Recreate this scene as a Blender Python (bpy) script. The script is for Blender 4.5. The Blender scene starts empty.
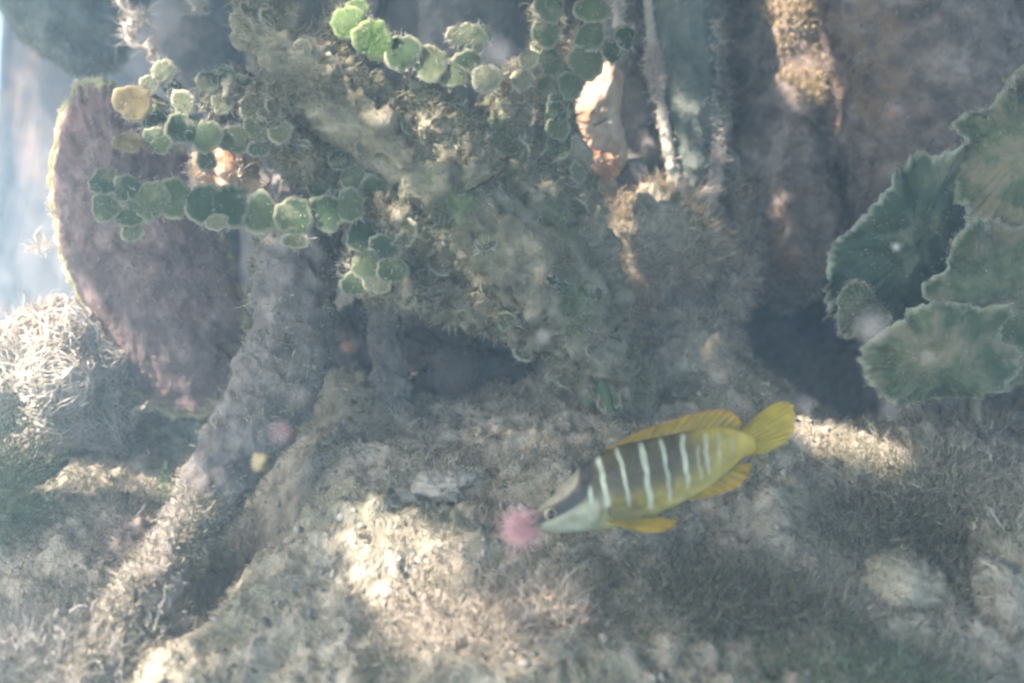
# Underwater scene at the foot of a mangrove bank.  1 Blender unit = 10 cm.
import bpy, math, random
import numpy as np
from mathutils import Vector, Matrix

rng = np.random.default_rng(7)
random.seed(7)
S = bpy.context.scene
S.unit_settings.system = 'METRIC'
S.unit_settings.scale_length = 0.1

# ------------------------------------------------------------------ camera
PITCH = math.radians(18)
CAM = np.array([0.0, 0.0, 2.0])
LENS = 35.0
TANH = 18.0 / LENS
cam = bpy.data.cameras.new('camera')
cam.lens = LENS; cam.sensor_width = 36.0
cam.clip_start = 0.02; cam.clip_end = 400
cam.dof.use_dof = True
cam.dof.focus_distance = 3.45
cam.dof.aperture_fstop = 0.75
camo = bpy.data.objects.new('camera', cam)
S.collection.objects.link(camo)
camo.location = CAM
camo.rotation_euler = (math.pi/2 - PITCH, 0, 0)
S.camera = camo
CF = np.array([0, math.cos(PITCH), -math.sin(PITCH)])
CU = np.array([0, math.sin(PITCH), math.cos(PITCH)])
CR = np.array([1.0, 0, 0])
KPX = 512 / TANH                                    # pixels per unit at depth 1

def at(px, py, d):
    return CAM + d*(CF + CR*((px-512)/KPX) + CU*((341.5-py)/KPX))

# ------------------------------------------------------------------ world, sun, exposure
SUN = np.array([-0.72, -0.22, 0.86]); SUN /= np.linalg.norm(SUN)
w = bpy.data.worlds.new('World'); S.world = w; w.use_nodes = True
nt = w.node_tree
sky = nt.nodes.new('ShaderNodeTexSky'); sky.sky_type = 'NISHITA'; sky.sun_disc = False
sky.sun_elevation = math.asin(SUN[2]); sky.sun_rotation = math.atan2(SUN[0], SUN[1])
sky.dust_density = 4.0; sky.air_density = 1.0; sky.ozone_density = 1.0
nt.nodes['Background'].inputs['Strength'].default_value = 0.145
nt.links.new(sky.outputs[0], nt.nodes['Background'].inputs['Color'])
sl = bpy.data.lights.new('sun', 'SUN'); sl.energy = 5.0; sl.angle = math.radians(1.0); sl.color = (1.0, 0.94, 0.88)
so = bpy.data.objects.new('sun', sl); S.collection.objects.link(so)
so.rotation_euler = Vector(SUN).to_track_quat('Z', 'Y').to_euler(); so.location = SUN*20

S.view_settings.view_transform = 'Standard'; S.view_settings.look = 'None'
S.view_settings.gamma = 1.0; S.view_settings.use_curve_mapping = False
S.view_settings.exposure = 2.52
S.view_settings.use_white_balance = True
S.view_settings.white_balance_temperature = 7100
S.view_settings.white_balance_tint = 17
S.render.engine = 'CYCLES'
S.cycles.use_denoising = True
S.cycles.filter_width = 2.6
S.cycles.max_bounces = 4; S.cycles.diffuse_bounces = 2; S.cycles.volume_bounces = 1
S.cycles.use_adaptive_sampling = True; S.cycles.adaptive_threshold = 0.03
S.cycles.transparent_max_bounces = 8
S.cycles.sample_clamp_indirect = 6.0

# ------------------------------------------------------------------ helpers
def _hash(ix, iy, iz):
    n = (ix*374761393 + iy*668265263 + iz*1274126177) & 0xffffffff
    n = ((n ^ (n >> 13))*1274126177) & 0xffffffff
    n = ((n ^ (n >> 16))*2246822519) & 0xffffffff
    return ((n ^ (n >> 15)) & 0xffffff) / float(0xffffff)

def vnoise(P):
    P = np.asarray(P, float) + 1000.0
    I = np.floor(P).astype(np.int64); f = P - I
    f = f*f*f*(f*(f*6-15)+10)
    r = 0
    for dx in (0, 1):
        for dy in (0, 1):
            for dz in (0, 1):
                wgt = (f[:,0] if dx else 1-f[:,0])*(f[:,1] if dy else 1-f[:,1])*(f[:,2] if dz else 1-f[:,2])
                r = r + wgt*_hash(I[:,0]+dx, I[:,1]+dy, I[:,2]+dz)
    return r*2 - 1

def fbm(P, scale, octv=4, gain=0.5, seed=0.0):
    P = np.asarray(P, float)*scale + seed*17.31
    a, r = 1.0, 0
    for k in range(octv):
        r = r + a*vnoise(P*(2.03**k) + k*7.7); a *= gain
    return r

def smooth(e0, e1, x):
    t = np.clip((np.asarray(x, float)-e0)/(e1-e0), 0, 1)
    return t*t*(3-2*t)

def catmull(P, n):
    P = np.asarray(P, float); m = len(P)
    Q = np.vstack([2*P[0]-P[1], P, 2*P[-1]-P[-2]])
    u = np.linspace(0, m-1-1e-9, n); i = u.astype(int); t = (u-i)[:, None]
    p0, p1, p2, p3 = Q[i], Q[i+1], Q[i+2], Q[i+3]
    return 0.5*((2*p1)+(-p0+p2)*t+(2*p0-5*p1+4*p2-p3)*t*t+(-p0+3*p1-3*p2+p3)*t**3)

def catmull_closed(P, n):
    P = np.asarray(P, float); m = len(P)
    u = np.arange(n)*m/n; i = u.astype(int); t = (u-i)[:, None]
    p0, p1, p2, p3 = P[(i-1) % m], P[i % m], P[(i+1) % m], P[(i+2) % m]
    return 0.5*((2*p1)+(-p0+p2)*t+(2*p0-5*p1+4*p2-p3)*t*t+(-p0+3*p1-3*p2+p3)*t**3)

def mesh_data(name, V, F, mat=None, sm=True, attr=None, col=None):
    """V (n,3), F list of arrays (k,3) or (k,4)."""
    me = bpy.data.meshes.new(name)
    if not isinstance(F, (list, tuple)): F = [F]
    F = [np.asarray(f, np.int32) for f in F if len(f)]
    V = np.asarray(V, np.float32)
    me.vertices.add(len(V)); me.vertices.foreach_set('co', V.ravel())
    sizes = np.concatenate([np.full(len(f), f.shape[1], np.int32) for f in F])
    loops = np.concatenate([f.ravel() for f in F])
    me.loops.add(len(loops)); me.loops.foreach_set('vertex_index', loops)
    me.polygons.add(len(sizes))
    st = np.concatenate([[0], np.cumsum(sizes)[:-1]]).astype(np.int32)
    me.polygons.foreach_set('loop_start', st)
    me.polygons.foreach_set('use_smooth', np.full(len(sizes), sm))
    if attr is not None:
        for k, a in attr.items():
            at_ = me.attributes.new(k, 'FLOAT', 'POINT'); at_.data.foreach_set('value', np.asarray(a, np.float32))
    if col is not None:
        c4 = np.ones((len(V), 4), np.float32); c4[:, :3] = col
        at_ = me.attributes.new('pigment', 'FLOAT_COLOR', 'POINT'); at_.data.foreach_set('color', c4.ravel())
    me.update(calc_edges=True); me.validate()
    if mat: me.materials.append(mat)
    return me

def link(name, me, parent=None):
    o = bpy.data.objects.new(name, me); S.collection.objects.link(o)
    if parent is not None: o.parent = parent
    return o

ORIG = {}
def wloc(o):
    v = np.zeros(3)
    while o is not None:
        v = v + np.array(o.location); o = o.parent
    return v

def part(name, V, F, mat, parent, kind=None, **kw):
    o = link(name, mesh_data(name, np.asarray(V)-wloc(parent), F, mat, **kw), parent)
    if kind: o['kind'] = kind
    return o

def tag(o, label, cat, group=None):
    o['label'] = label; o['category'] = cat
    if group: o['group'] = group
    return o

def thing(name, label, cat, loc, group=None):
    o = bpy.data.objects.new(name, None); S.collection.objects.link(o)
    o.empty_display_size = 0.1
    o.location = loc
    return tag(o, label, cat, group)

def single(name, label, cat, V, F, mat, group=None, **kw):
    V = np.asarray(V); base = np.array([V[:,0].mean(), V[:,1].mean(), V[:,2].min()])
    o = link(name, mesh_data(name, V-base, F, mat, **kw)); o.location = base
    return tag(o, label, cat, group)

def grid_faces(nu, nv, close_v=False):
    i, j = np.meshgrid(np.arange(nu-1), np.arange(nv if close_v else nv-1), indexing='ij')
    j2 = (j+1) % nv
    return np.stack([i*nv+j, (i+1)*nv+j, (i+1)*nv+j2, i*nv+j2], -1).reshape(-1, 4)

def vnormals(V, F):
    n = np.zeros_like(V)
    a, b, c, d = (V[F[:, k]] for k in range(4))
    fn = np.cross(c-a, d-b)
    for k in range(4): np.add.at(n, F[:, k], fn)
    return n/np.maximum(np.linalg.norm(n, axis=1, keepdims=True), 1e-12)

# ------------------------------------------------------------------ materials
def mat_noise(name, cols, scale, rough=0.9, bump=0.3, bscale=None, detail=4, spec=0.15, transl=0.0, island=0.0,
              rimcol=None, rim0=0.85, rim1=1.0, objrand=0.0, second=None):
    m = bpy.data.materials.new(name); m.use_nodes = True
    t = m.node_tree; N = t.nodes; L = t.links
    b = N['Principled BSDF']; b.inputs['Roughness'].default_value = rough
    b.inputs['Specular IOR Level'].default_value = spec
    tc = N.new('ShaderNodeTexCoord'); geo = N.new('ShaderNodeNewGeometry')
    def noise(sc, det, src):
        n = N.new('ShaderNodeTexNoise'); n.inputs['Scale'].default_value = sc; n.inputs['Detail'].default_value = det
        n.inputs['Roughness'].default_value = 0.62
        L.new(src, n.inputs['Vector']); return n
    n1 = noise(scale, detail, geo.outputs['Position'])
    fac = n1.outputs['Fac']
    if island:
        mx = N.new('ShaderNodeMix'); mx.inputs[0].default_value = island
        L.new(fac, mx.inputs[2]); L.new(geo.outputs['Random Per Island'], mx.inputs[3]); fac = mx.outputs[0]
    if objrand:
        oi = N.new('ShaderNodeObjectInfo'); mx = N.new('ShaderNodeMix'); mx.inputs[0].default_value = objrand
        L.new(fac, mx.inputs[2]); L.new(oi.outputs['Random'], mx.inputs[3]); fac = mx.outputs[0]
    r = N.new('ShaderNodeValToRGB'); L.new(fac, r.inputs[0])
    e = r.color_ramp.elements
    k = len(cols)
    lo, hi = (0.3, 0.7) if not (island or objrand) else (0.22, 0.78)
    for q in range(k):
        p = lo + (hi-lo)*q/(k-1)
        if q < 2: el = e[q]; el.position = p
        else: el = e.new(p)
        el.color = (*cols[q], 1)
    out = r.outputs[0]
    if second:                                       # patches of a second colour
        c2, sc2, th0, th1 = second
        n2 = noise(sc2, 4, geo.outputs['Position'])
        mr = N.new('ShaderNodeMapRange'); mr.inputs[1].default_value = th0; mr.inputs[2].default_value = th1
        L.new(n2.outputs['Fac'], mr.inputs[0])
        mx = N.new('ShaderNodeMix'); mx.data_type = 'RGBA'
        L.new(mr.outputs[0], mx.inputs[0]); L.new(out, mx.inputs[6]); mx.inputs[7].default_value = (*c2, 1); out = mx.outputs[2]
    if rimcol:
        at_ = N.new('ShaderNodeAttribute'); at_.attribute_name = 'rad'
        n3 = noise(scale*2.5, 3, geo.outputs['Position'])
        ma = N.new('ShaderNodeMath'); ma.operation = 'MULTIPLY_ADD'
        L.new(n3.outputs['Fac'], ma.inputs[0]); ma.inputs[1].default_value = 0.25; L.new(at_.outputs['Fac'], ma.inputs[2])
        mr = N.new('ShaderNodeMapRange'); mr.inputs[1].default_value = rim0+0.125; mr.inputs[2].default_value = rim1+0.125
        L.new(ma.outputs[0], mr.inputs[0])
        mx = N.new('ShaderNodeMix'); mx.data_type = 'RGBA'
        L.new(mr.outputs[0], mx.inputs[0]); L.new(out, mx.inputs[6]); mx.inputs[7].default_value = (*rimcol, 1); out = mx.outputs[2]
    L.new(out, b.inputs['Base Color'])
    if bump:
        n4 = noise(bscale or scale*4, 3, geo.outputs['Position'])
        bp = N.new('ShaderNodeBump'); bp.inputs['Strength'].default_value = bump; bp.inputs['Distance'].default_value = 0.02
        L.new(n4.outputs['Fac'], bp.inputs['Height']); L.new(bp.outputs[0], b.inputs['Normal'])
    if transl:
        tb = N.new('ShaderNodeBsdfTranslucent'); L.new(out, tb.inputs['Color'])
        ms = N.new('ShaderNodeMixShader'); ms.inputs[0].default_value = transl
        L.new(b.outputs[0], ms.inputs[1]); L.new(tb.outputs[0], ms.inputs[2])
        L.new(ms.outputs[0], N['Material Output'].inputs['Surface'])
    return m

def mat_pigment(name, rough=0.42, transl=0.0, spec=0.35, bump=0.45, bscale=48):
    m = bpy.data.materials.new(name); m.use_nodes = True
    t = m.node_tree; N = t.nodes; L = t.links
    b = N['Principled BSDF']; b.inputs['Roughness'].default_value = rough; b.inputs['Specular IOR Level'].default_value = spec
    a = N.new('ShaderNodeAttribute'); a.attribute_name = 'pigment'
    geo = N.new('ShaderNodeNewGeometry')
    n = N.new('ShaderNodeTexNoise'); n.inputs['Scale'].default_value = 40; n.inputs['Detail'].default_value = 5
    L.new(geo.outputs['Position'], n.inputs['Vector'])
    mr = N.new('ShaderNodeMapRange'); mr.inputs[3].default_value = 0.75; mr.inputs[4].default_value = 1.25
    L.new(n.outputs['Fac'], mr.inputs[0])
    vm = N.new('ShaderNodeVectorMath'); vm.operation = 'MULTIPLY'
    L.new(a.outputs['Color'], vm.inputs[0]); L.new(mr.outputs[0], vm.inputs[1])
    L.new(vm.outputs[0], b.inputs['Base Color'])
    v = N.new('ShaderNodeTexVoronoi'); v.inputs['Scale'].default_value = bscale
    L.new(geo.outputs['Position'], v.inputs['Vector'])
    bp = N.new('ShaderNodeBump'); bp.inputs['Strength'].default_value = bump; bp.inputs['Distance'].default_value = 0.004
    L.new(v.outputs['Distance'], bp.inputs['Height']); L.new(bp.outputs[0], b.inputs['Normal'])
    if transl:
        tb = N.new('ShaderNodeBsdfTranslucent'); L.new(vm.outputs[0], tb.inputs['Color'])
        ms = N.new('ShaderNodeMixShader'); ms.inputs[0].default_value = transl
        L.new(b.outputs[0], ms.inputs[1]); L.new(tb.outputs[0], ms.inputs[2])
        L.new(ms.outputs[0], N['Material Output'].inputs['Surface'])
    return m

M = {}
M['seabed'] = mat_noise('silt', [(.11,.098,.07),(.215,.192,.14),(.31,.276,.208),(.41,.365,.285)], 14, bump=1.0, bscale=55,
                        second=((.18,.175,.12), 2.2, .52, .66))
M['turf'] = mat_noise('turf_strands', [(.10,.092,.055),(.22,.20,.13),(.355,.32,.225),(.51,.46,.35)], 3.2, bump=0, transl=.2, island=.55)
M['tan_turf'] = mat_noise('tan_turf_strands', [(.16,.13,.095),(.31,.262,.20),(.46,.40,.325)], 4, bump=0, transl=.2, island=.6)
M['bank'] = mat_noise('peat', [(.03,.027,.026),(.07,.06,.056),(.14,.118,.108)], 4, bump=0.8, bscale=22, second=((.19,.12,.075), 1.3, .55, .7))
M['root'] = mat_noise('root_bark', [(.06,.053,.048),(.13,.115,.10),(.23,.205,.18)], 9, bump=0.7, bscale=30)
M['root_teal'] = mat_noise('root_green', [(.05,.06,.05),(.10,.12,.10),(.18,.19,.155)], 6, bump=0.7, bscale=30)
M['root_brown'] = mat_noise('root_brown', [(.055,.043,.035),(.15,.115,.092),(.31,.25,.205)], 9, bump=1.0, bscale=34, second=((.28,.155,.075), 2.4, .56, .7))
M['fuzz_grey'] = mat_noise('grey_fuzz', [(.12,.11,.09),(.26,.24,.20),(.44,.41,.36)], 4, bump=0, transl=.25, island=.6)
M['bush_fuzz'] = mat_noise('bush_fuzz', [(.09,.09,.05),(.20,.185,.115),(.36,.33,.235)], 4, bump=0, transl=.2, island=.6)
M['fuzz_brown'] = mat_noise('brown_fuzz', [(.09,.07,.05),(.20,.16,.12),(.38,.31,.25)], 4, bump=0, transl=.25, island=.6)
M['orange'] = mat_noise('orange_crust', [(.20,.09,.045),(.34,.17,.09),(.44,.28,.18)], 8, bump=.8, bscale=40)
M['shade_fuzz'] = mat_noise('shade_fuzz', [(.04,.038,.032),(.085,.078,.066),(.17,.155,.13)], 5, bump=0, transl=.2, island=.6)
M['olive_weed'] = mat_noise('olive_weed', [(.055,.055,.03),(.12,.115,.07),(.23,.21,.14)], 5, bump=0, transl=.2, island=.6)
M['crumb'] = mat_noise('crumb', [(.10,.09,.07),(.22,.20,.16),(.36,.33,.28)], 5, bump=0, island=.8)
M['moss'] = mat_noise('brown_moss', [(.24,.18,.105),(.41,.33,.215),(.56,.47,.34)], 5, bump=0, transl=.2, island=.6)
M['sun_patch_fuzz'] = mat_noise('sun_patch_strands', [(.34,.24,.11),(.52,.40,.21),(.66,.55,.36)], 5, bump=0, transl=.2, island=.6)
M['sediment'] = mat_noise('silted_algae', [(.07,.066,.042),(.15,.137,.092),(.26,.235,.17)], 7, bump=0.7, bscale=36, second=((.09,.115,.055), 4, .52, .66))
M['shell'] = mat_noise('shell_face', [(.055,.038,.036),(.105,.075,.068),(.20,.15,.135)], 10, bump=0.6, bscale=26, rimcol=(.36,.33,.17), rim0=.94, rim1=1.0,
                       second=((.16,.10,.085), 4, .52, .68))
M['shell_rim'] = mat_noise('shell_rim', [(.26,.26,.10),(.45,.43,.22),(.62,.58,.40)], 14, bump=0.5, bscale=60, transl=.35)
M['seg'] = mat_noise('green_segment', [(.028,.055,.03),(.052,.085,.042),(.10,.125,.065)], 22, rough=.9, bump=.3, transl=.3, objrand=.6,
                     rimcol=(.33,.33,.23), rim0=.78, rim1=1.02, second=((.20,.205,.13), 12, .54, .68))
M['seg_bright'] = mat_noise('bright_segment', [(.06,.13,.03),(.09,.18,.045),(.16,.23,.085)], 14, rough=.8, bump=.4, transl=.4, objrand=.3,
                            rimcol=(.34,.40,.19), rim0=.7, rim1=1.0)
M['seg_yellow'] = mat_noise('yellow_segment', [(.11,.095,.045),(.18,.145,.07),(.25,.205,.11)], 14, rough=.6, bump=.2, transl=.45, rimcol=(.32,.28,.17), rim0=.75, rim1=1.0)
M['seg_pale'] = mat_noise('silted_segment', [(.065,.08,.043),(.115,.125,.07),(.19,.188,.12)], 9, rough=.9, bump=.5, transl=.15, objrand=.5, rimcol=(.36,.34,.24), rim0=.7, rim1=1.0)
M['blade_teal'] = mat_noise('dark_blade', [(.024,.046,.03),(.042,.074,.046),(.08,.11,.068)], 8, rough=.7, bump=.4, transl=.25, rimcol=(.36,.37,.27), rim0=.90, rim1=1.0,
                            second=((.20,.21,.13), 5, .50, .66))
M['blade_olive'] = mat_noise('olive_blade', [(.042,.066,.036),(.085,.115,.058),(.165,.175,.095)], 8, rough=.8, bump=.6, transl=.25, rimcol=(.34,.35,.24), rim0=.90, rim1=1.0,
                             second=((.23,.205,.125), 6, .47, .60))
M['oyster'] = mat_noise('oyster_shell', [(.26,.18,.115),(.38,.30,.215),(.48,.41,.32)], 9, rough=.8, bump=.7, second=((.36,.17,.085), 2.6, .5, .62))
M['sponge'] = mat_noise('sponge', [(.20,.185,.125),(.31,.285,.20),(.42,.39,.29)], 8, bump=.7, bscale=40)
M['web'] = mat_noise('pale_web', [(.34,.28,.21),(.56,.48,.39),(.74,.67,.58)], 6, bump=0, transl=.25, island=.5)
M['green_weed'] = mat_noise('green_weed', [(.05,.085,.045),(.095,.14,.07),(.17,.215,.115)], 5, bump=0, transl=.3, island=.6)
M['speck'] = mat_noise('floating_silt', [(.42,.38,.35),(.55,.51,.48)], 20, bump=0, transl=.3)
M['flake'] = mat_noise('yellow_flake', [(.07,.067,.04),(.11,.104,.064)], 20, bump=.3)
M['leaf'] = mat_noise('mangrove_leaf', [(.03,.07,.02),(.06,.11,.03)], 3, rough=.4, bump=0, transl=.08, spec=.4)
M['bark'] = mat_noise('bark', [(.10,.08,.06),(.2,.17,.14)], 4, bump=.5)
M['pink'] = mat_noise('pink_tissue', [(.72,.36,.36),(.86,.54,.53),(.94,.74,.72)], 12, bump=0, transl=.5, island=.5)
M['stone'] = mat_noise('silted_stone', [(.22,.21,.16),(.32,.30,.24),(.44,.41,.34)], 7, bump=.6, bscale=35)
M['stick'] = mat_noise('dark_green_leaf', [(.03,.06,.03),(.05,.09,.04)], 10, bump=.2, rough=.6)
M['fish'] = mat_pigment('fish_skin')
M['fin'] = mat_pigment('fin_membrane', transl=.4, bump=0)
M['eye'] = mat_pigment('fish_eye', rough=.12, spec=.6, bump=0)

# ------------------------------------------------------------------ the setting: seabed
GC = [  # px, py, depth of control points on the silt slope
 (-80,683,2.85),(60,683,2.75),(200,683,2.70),(350,683,2.66),(512,683,2.64),(680,683,2.64),(850,683,2.66),(1000,683,2.70),(1120,683,2.75),
 (-60,800,2.5),(300,800,2.42),(700,800,2.40),(1080,800,2.45),
 (40,600,3.20),(110,590,3.22),(190,618,3.35),(175,610,3.35),(260,600,2.98),(400,590,2.95),(512,590,2.97),(680,590,2.96),(800,590,3.0),(920,600,3.05),(1020,590,3.0),
 (30,520,3.65),(120,520,3.50),(252,500,4.0),(258,475,4.0),(310,520,3.22),(400,520,3.20),(512,520,3.24),(680,520,3.22),(800,520,3.22),(920,530,3.35),(1020,510,3.25),
 (40,450,4.3),(130,450,4.05),(330,450,3.62),(430,450,3.62),(540,450,3.60),(660,450,3.55),(780,455,3.52),(880,468,3.50),(980,450,3.55),(1080,440,3.6),
 (330,395,4.05),(440,390,4.15),(560,390,3.95),(660,385,3.95),(740,405,3.85),(790,425,3.75),(850,440,3.72),(900,445,3.72),(960,415,3.85),
 (600,345,4.2),(655,322,4.2),(720,335,4.1),(745,350,4.1),(450,350,4.6),(350,350,4.7),
]
gp = np.array([at(*g) for g in GC])
extra = [(1.05,4.9,-.5),(1.35,4.9,-.6),(1.7,4.9,-.6),(2.0,4.9,-.4),(1.2,5.8,-.6),(1.6,5.8,-.6),(1.15,4.2,0.0),(1.5,4.2,-.15),(2.4,5.2,.6),(3.4,4.6,.8),(-.3,5.6,.7),(.3,5.4,.75),
         (-1.2,6.4,.2),(-1.6,4.6,.25),(-2.0,4.2,.1),(-2.6,5.0,-.5),(-3.0,3.5,-.2),(-2.4,2.4,0.0),(-3.6,6.5,-1.1),(-5.5,4,-1.2),(-5.5,9,-1.25),(-4,12,-1.25),(0,12,-.6),(5,11,-.5),
         (9,5,.3),(9,0,-.5),(5,2,.3),(0,0,-.4),(-4,-1,-1.0),(4,-2,-.9),(0,-4,-1.2),(-9,-4,-1.3),(9,-6,-1.3),(-10,12,-1.3),(10,14,-1.3),(0,18,-1.3),(-14,4,-1.3),(14,2,-1.3),(0,-10,-1.3)]
gp = np.vstack([gp, np.array(extra, float)])
def tps_k(r2): return 0.5*r2*np.log(r2+1e-9)
def tps_fit(P, z, lam=2e-3):
    n = len(P); r2 = ((P[:,None]-P[None])**2).sum(-1)
    A = np.zeros((n+3, n+3)); A[:n,:n] = tps_k(r2)+lam*np.eye(n); A[:n,n] = 1; A[:n,n+1:] = P
    A[n,:n] = 1; A[n+1:,:n] = P.T
    b = np.zeros(n+3); b[:n] = z
    return np.linalg.solve(A, b)
TW = tps_fit(gp[:,:2], gp[:,2])
def ground_base(xy):
    xy = np.asarray(xy, float); out = np.empty(len(xy)); P = gp[:,:2]
    for i in range(0, len(xy), 40000):
        q = xy[i:i+40000]
        r2 = ((q[:,None]-P[None])**2).sum(-1)
        out[i:i+40000] = tps_k(r2)@TW[:-3] + TW[-3] + q@TW[-2:]
    rr = np.hypot(xy[:,0], xy[:,1]-4)
    k = smooth(9, 15, rr)
    for px, py, d, rx, ry, dep in ((250,508,3.42,.17,.24,.42),(178,612,3.05,.13,.13,.26),(880,520,3.3,.16,.13,.09),(960,560,3.15,.12,.15,.10),(720,610,2.95,.15,.12,.06)):   # scoured pockets
        c = at(px, py, d); q = ((xy[:,0]-c[0])/rx)**2+((xy[:,1]-c[1])/ry)**2
        out = out - dep*np.exp(-q**2)
    return out*(1-k) + (-1.3)*k
def ground(xy, fine=True):
    xy = np.asarray(xy, float); z = ground_base(xy)
    P3 = np.c_[xy, np.zeros(len(xy))]
    rr = np.hypot(xy[:,0], xy[:,1]-4); near = 1-smooth(5, 9, rr)
    z = z + .055*fbm(P3, 2.6, 3, .5, 1)*near
    n = fbm(P3, 8, 3, .55, 2)
    shag = smooth(-.35, .35, xy[:,0])
    z = z + near*((.026+.012*shag)*n + .016*shag*np.clip(fbm(P3, 15, 3, .6, 6), -.6, 1))
    if fine:
        lump = fbm(P3, 30, 3, .65, 3)
        z = z + near*(.010*np.abs(lump)**.8*np.sign(lump) + .006*fbm(P3, 75, 2, .6, 4))
    return z
def axis(lo, hi, step, far, grow=1.25):
    a = list(np.arange(lo, hi+1e-6, step)); s = step
    while a[-1] < far: s *= grow; a.append(a[-1]+s)
    b = []; s = step; v = lo
    while v > -far: s *= grow; v -= s; b.append(v)
    return np.array(b[::-1]+a)
ax = axis(-2.6, 3.2, .0135, 55); ay = axis(1.9, 5.4, .0135, 58)
GX, GY = np.meshgrid(ax, ay, indexing='ij')
gxy = np.c_[GX.ravel(), GY.ravel()]
gz = ground(gxy)
GV = np.c_[gxy, gz]; GF = grid_faces(len(ax), len(ay))[:, ::-1]
sb = link('seabed', mesh_data('seabed', GV, GF[:, ::-1], M['seabed'])); sb['kind'] = 'structure'
def gz1(x, y): return float(ground(np.array([[x, y]]), False)[0])

# bank: eroded peat wall behind the roots, with a hollow under them
plan = catmull([(-13,8),(-9.5,10),(-6.5,10.6),(-4.6,10.2),(-2.6,8.2),(-1.5,6.8),(-.5,5.9),(.3,5.5),(.85,5.35),(1.2,5.9),(1.65,6.0),(2.05,5.35),(2.7,5.1),(3.8,4.9),(5.5,4.8),(8,5.4)], 500)
zz = np.linspace(-1.7, 4.4, 220)
PX, ZZ = np.meshgrid(np.arange(len(plan)), zz, indexing='ij')
bx, by = plan[PX.ravel(), 0], plan[PX.ravel(), 1]; bz = ZZ.ravel()
bz = -1.7+(bz+1.7)*(.35+.65*smooth(-5.6, -4.6, bx))
lean = .12*(bz-1)
hol = np.exp(-((bx-1.65)/.55)**4)*smooth(1.15, .75, bz)
by = by + lean + hol*1.8
BP = np.c_[bx, by, bz]
dn = .32*fbm(BP, .9, 3, .5, 11) + .14*fbm(BP*np.array([1.6,1.6,.8]), 3, 4, .55, 12) + .035*fbm(BP, 14, 3, .6, 13)
dn = dn*(1-.75*smooth(-2.5, -4.5, BP[:,0]))
BP[:,1] -= dn; BP[:,0] += .3*dn
bank = link('bank', mesh_data('bank', BP, grid_faces(500, 220), M['bank'])); bank['kind'] = 'structure'

# ------------------------------------------------------------------ strands (turf, fuzz)
def strands(P, Nn, L, W, curl=.7, seg=2, up=0.0, r=rng):
    """ribbons growing from P along Nn; L, W arrays.  returns V,F"""
    n = len(P); L = np.broadcast_to(L, n); W = np.broadcast_to(W, n)
    d = Nn + r.normal(0, .45, (n, 3)); d[:,2] += up; d /= np.linalg.norm(d, axis=1, keepdims=True)
    pts = [P]; dirs = [d]; bend = r.normal(0, curl, (n, 3))
    for k in range(seg):
        pts.append(pts[-1] + d*(L/seg)[:,None])
        d = d + bend*.6 + r.normal(0, curl*.4, (n, 3)); d /= np.linalg.norm(d, axis=1, keepdims=True); dirs.append(d)
    sd = np.cross(dirs[0], r.normal(0, 1, (n, 3))); sd /= np.maximum(np.linalg.norm(sd, axis=1, keepdims=True), 1e-9)
    V = np.empty((n, seg+1, 2, 3))
    for k in range(seg+1):
        wk = (W*(1-.55*k/seg))[:,None]*.5
        V[:,k,0] = pts[k]-sd*wk; V[:,k,1] = pts[k]+sd*wk
    base = (np.arange(n)*(seg+1)*2)[:,None]
    F = []
    for k in range(seg):
        F.append(base + np.array([2*k, 2*k+1, 2*k+3, 2*k+2])[None])
    return V.reshape(-1, 3), np.concatenate(F)

def pxof(P):
    q = P-CAM; d = q@CF
    return 512+KPX*(q@CR)/d, 341.5-KPX*(q@CU)/d, d

gn = vnormals(GV, GF[:, ::-1]); gn[gn[:,2] < 0] *= -1
gpx, gpy, gd = pxof(GV)
inview = np.where((gd > 1.5) & (gd < 6) & (gpx > -90) & (gpx < 1114) & (gpy > 150) & (gpy < 740))[0]
clump = fbm(GV[inview]*[1,1,0], 7, 3, .6, 21)
weight = np.clip(.25+clump*1.5, .03, 1.8)
# the silt to the left of the fish is barer, the right is shaggy
weight = weight*(.38+.82*smooth(330, 640, gpx[inview])) + .02
weight /= weight.sum()
nT = 175000
idx = rng.choice(inview, nT, p=weight)
cl = fbm(GV[idx]*[1,1,0], 7, 3, .6, 21)*(.45+.75*smooth(330, 640, gpx[idx]))
Ls = np.clip(.016+.042*np.clip(cl, 0, 1)+rng.exponential(.009, nT), .008, .09)
P0 = GV[idx] + np.c_[rng.normal(0, .006, (nT, 2)), np.full(nT, -.004)]
tv, tf = strands(P0, gn[idx], Ls, rng.uniform(.0017, .0038, nT), curl=1.6, up=-.1)
o = link('turf_algae', mesh_data('turf_algae', tv, tf, M['turf'])); o['kind'] = 'stuff'
tag(o, 'short grey tan turf algae covering the silt slope', 'algae')

# crumbs of shell and silt lying between the turf
nC = 9000
ic = rng.choice(inview, nC); oc = np.array([(1,0,0),(-1,0,0),(0,1,0),(0,-1,0),(0,0,1),(0,0,-1)], float)
cs_ = np.clip(rng.exponential(.005, nC)+.004, .004, .017)
cv = GV[ic][:,None]+oc[None]*(cs_[:,None]*rng.uniform(.4, 1.3, (nC, 3)))[:,None]+rng.normal(0, .25, (nC, 6, 3))*cs_[:,None,None]
cf = np.array([(0,2,4),(2,1,4),(1,3,4),(3,0,4),(2,0,5),(1,2,5),(3,1,5),(0,3,5)])
o = link('shell_rubble', mesh_data('shell_rubble', cv.reshape(-1,3), (np.arange(nC)[:,None,None]*6+cf[None]).reshape(-1,3), M['crumb'], sm=True)); o['kind'] = 'stuff'
tag(o, 'loose crumbs of shell and silt strewn over the slope', 'rubble')

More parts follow.
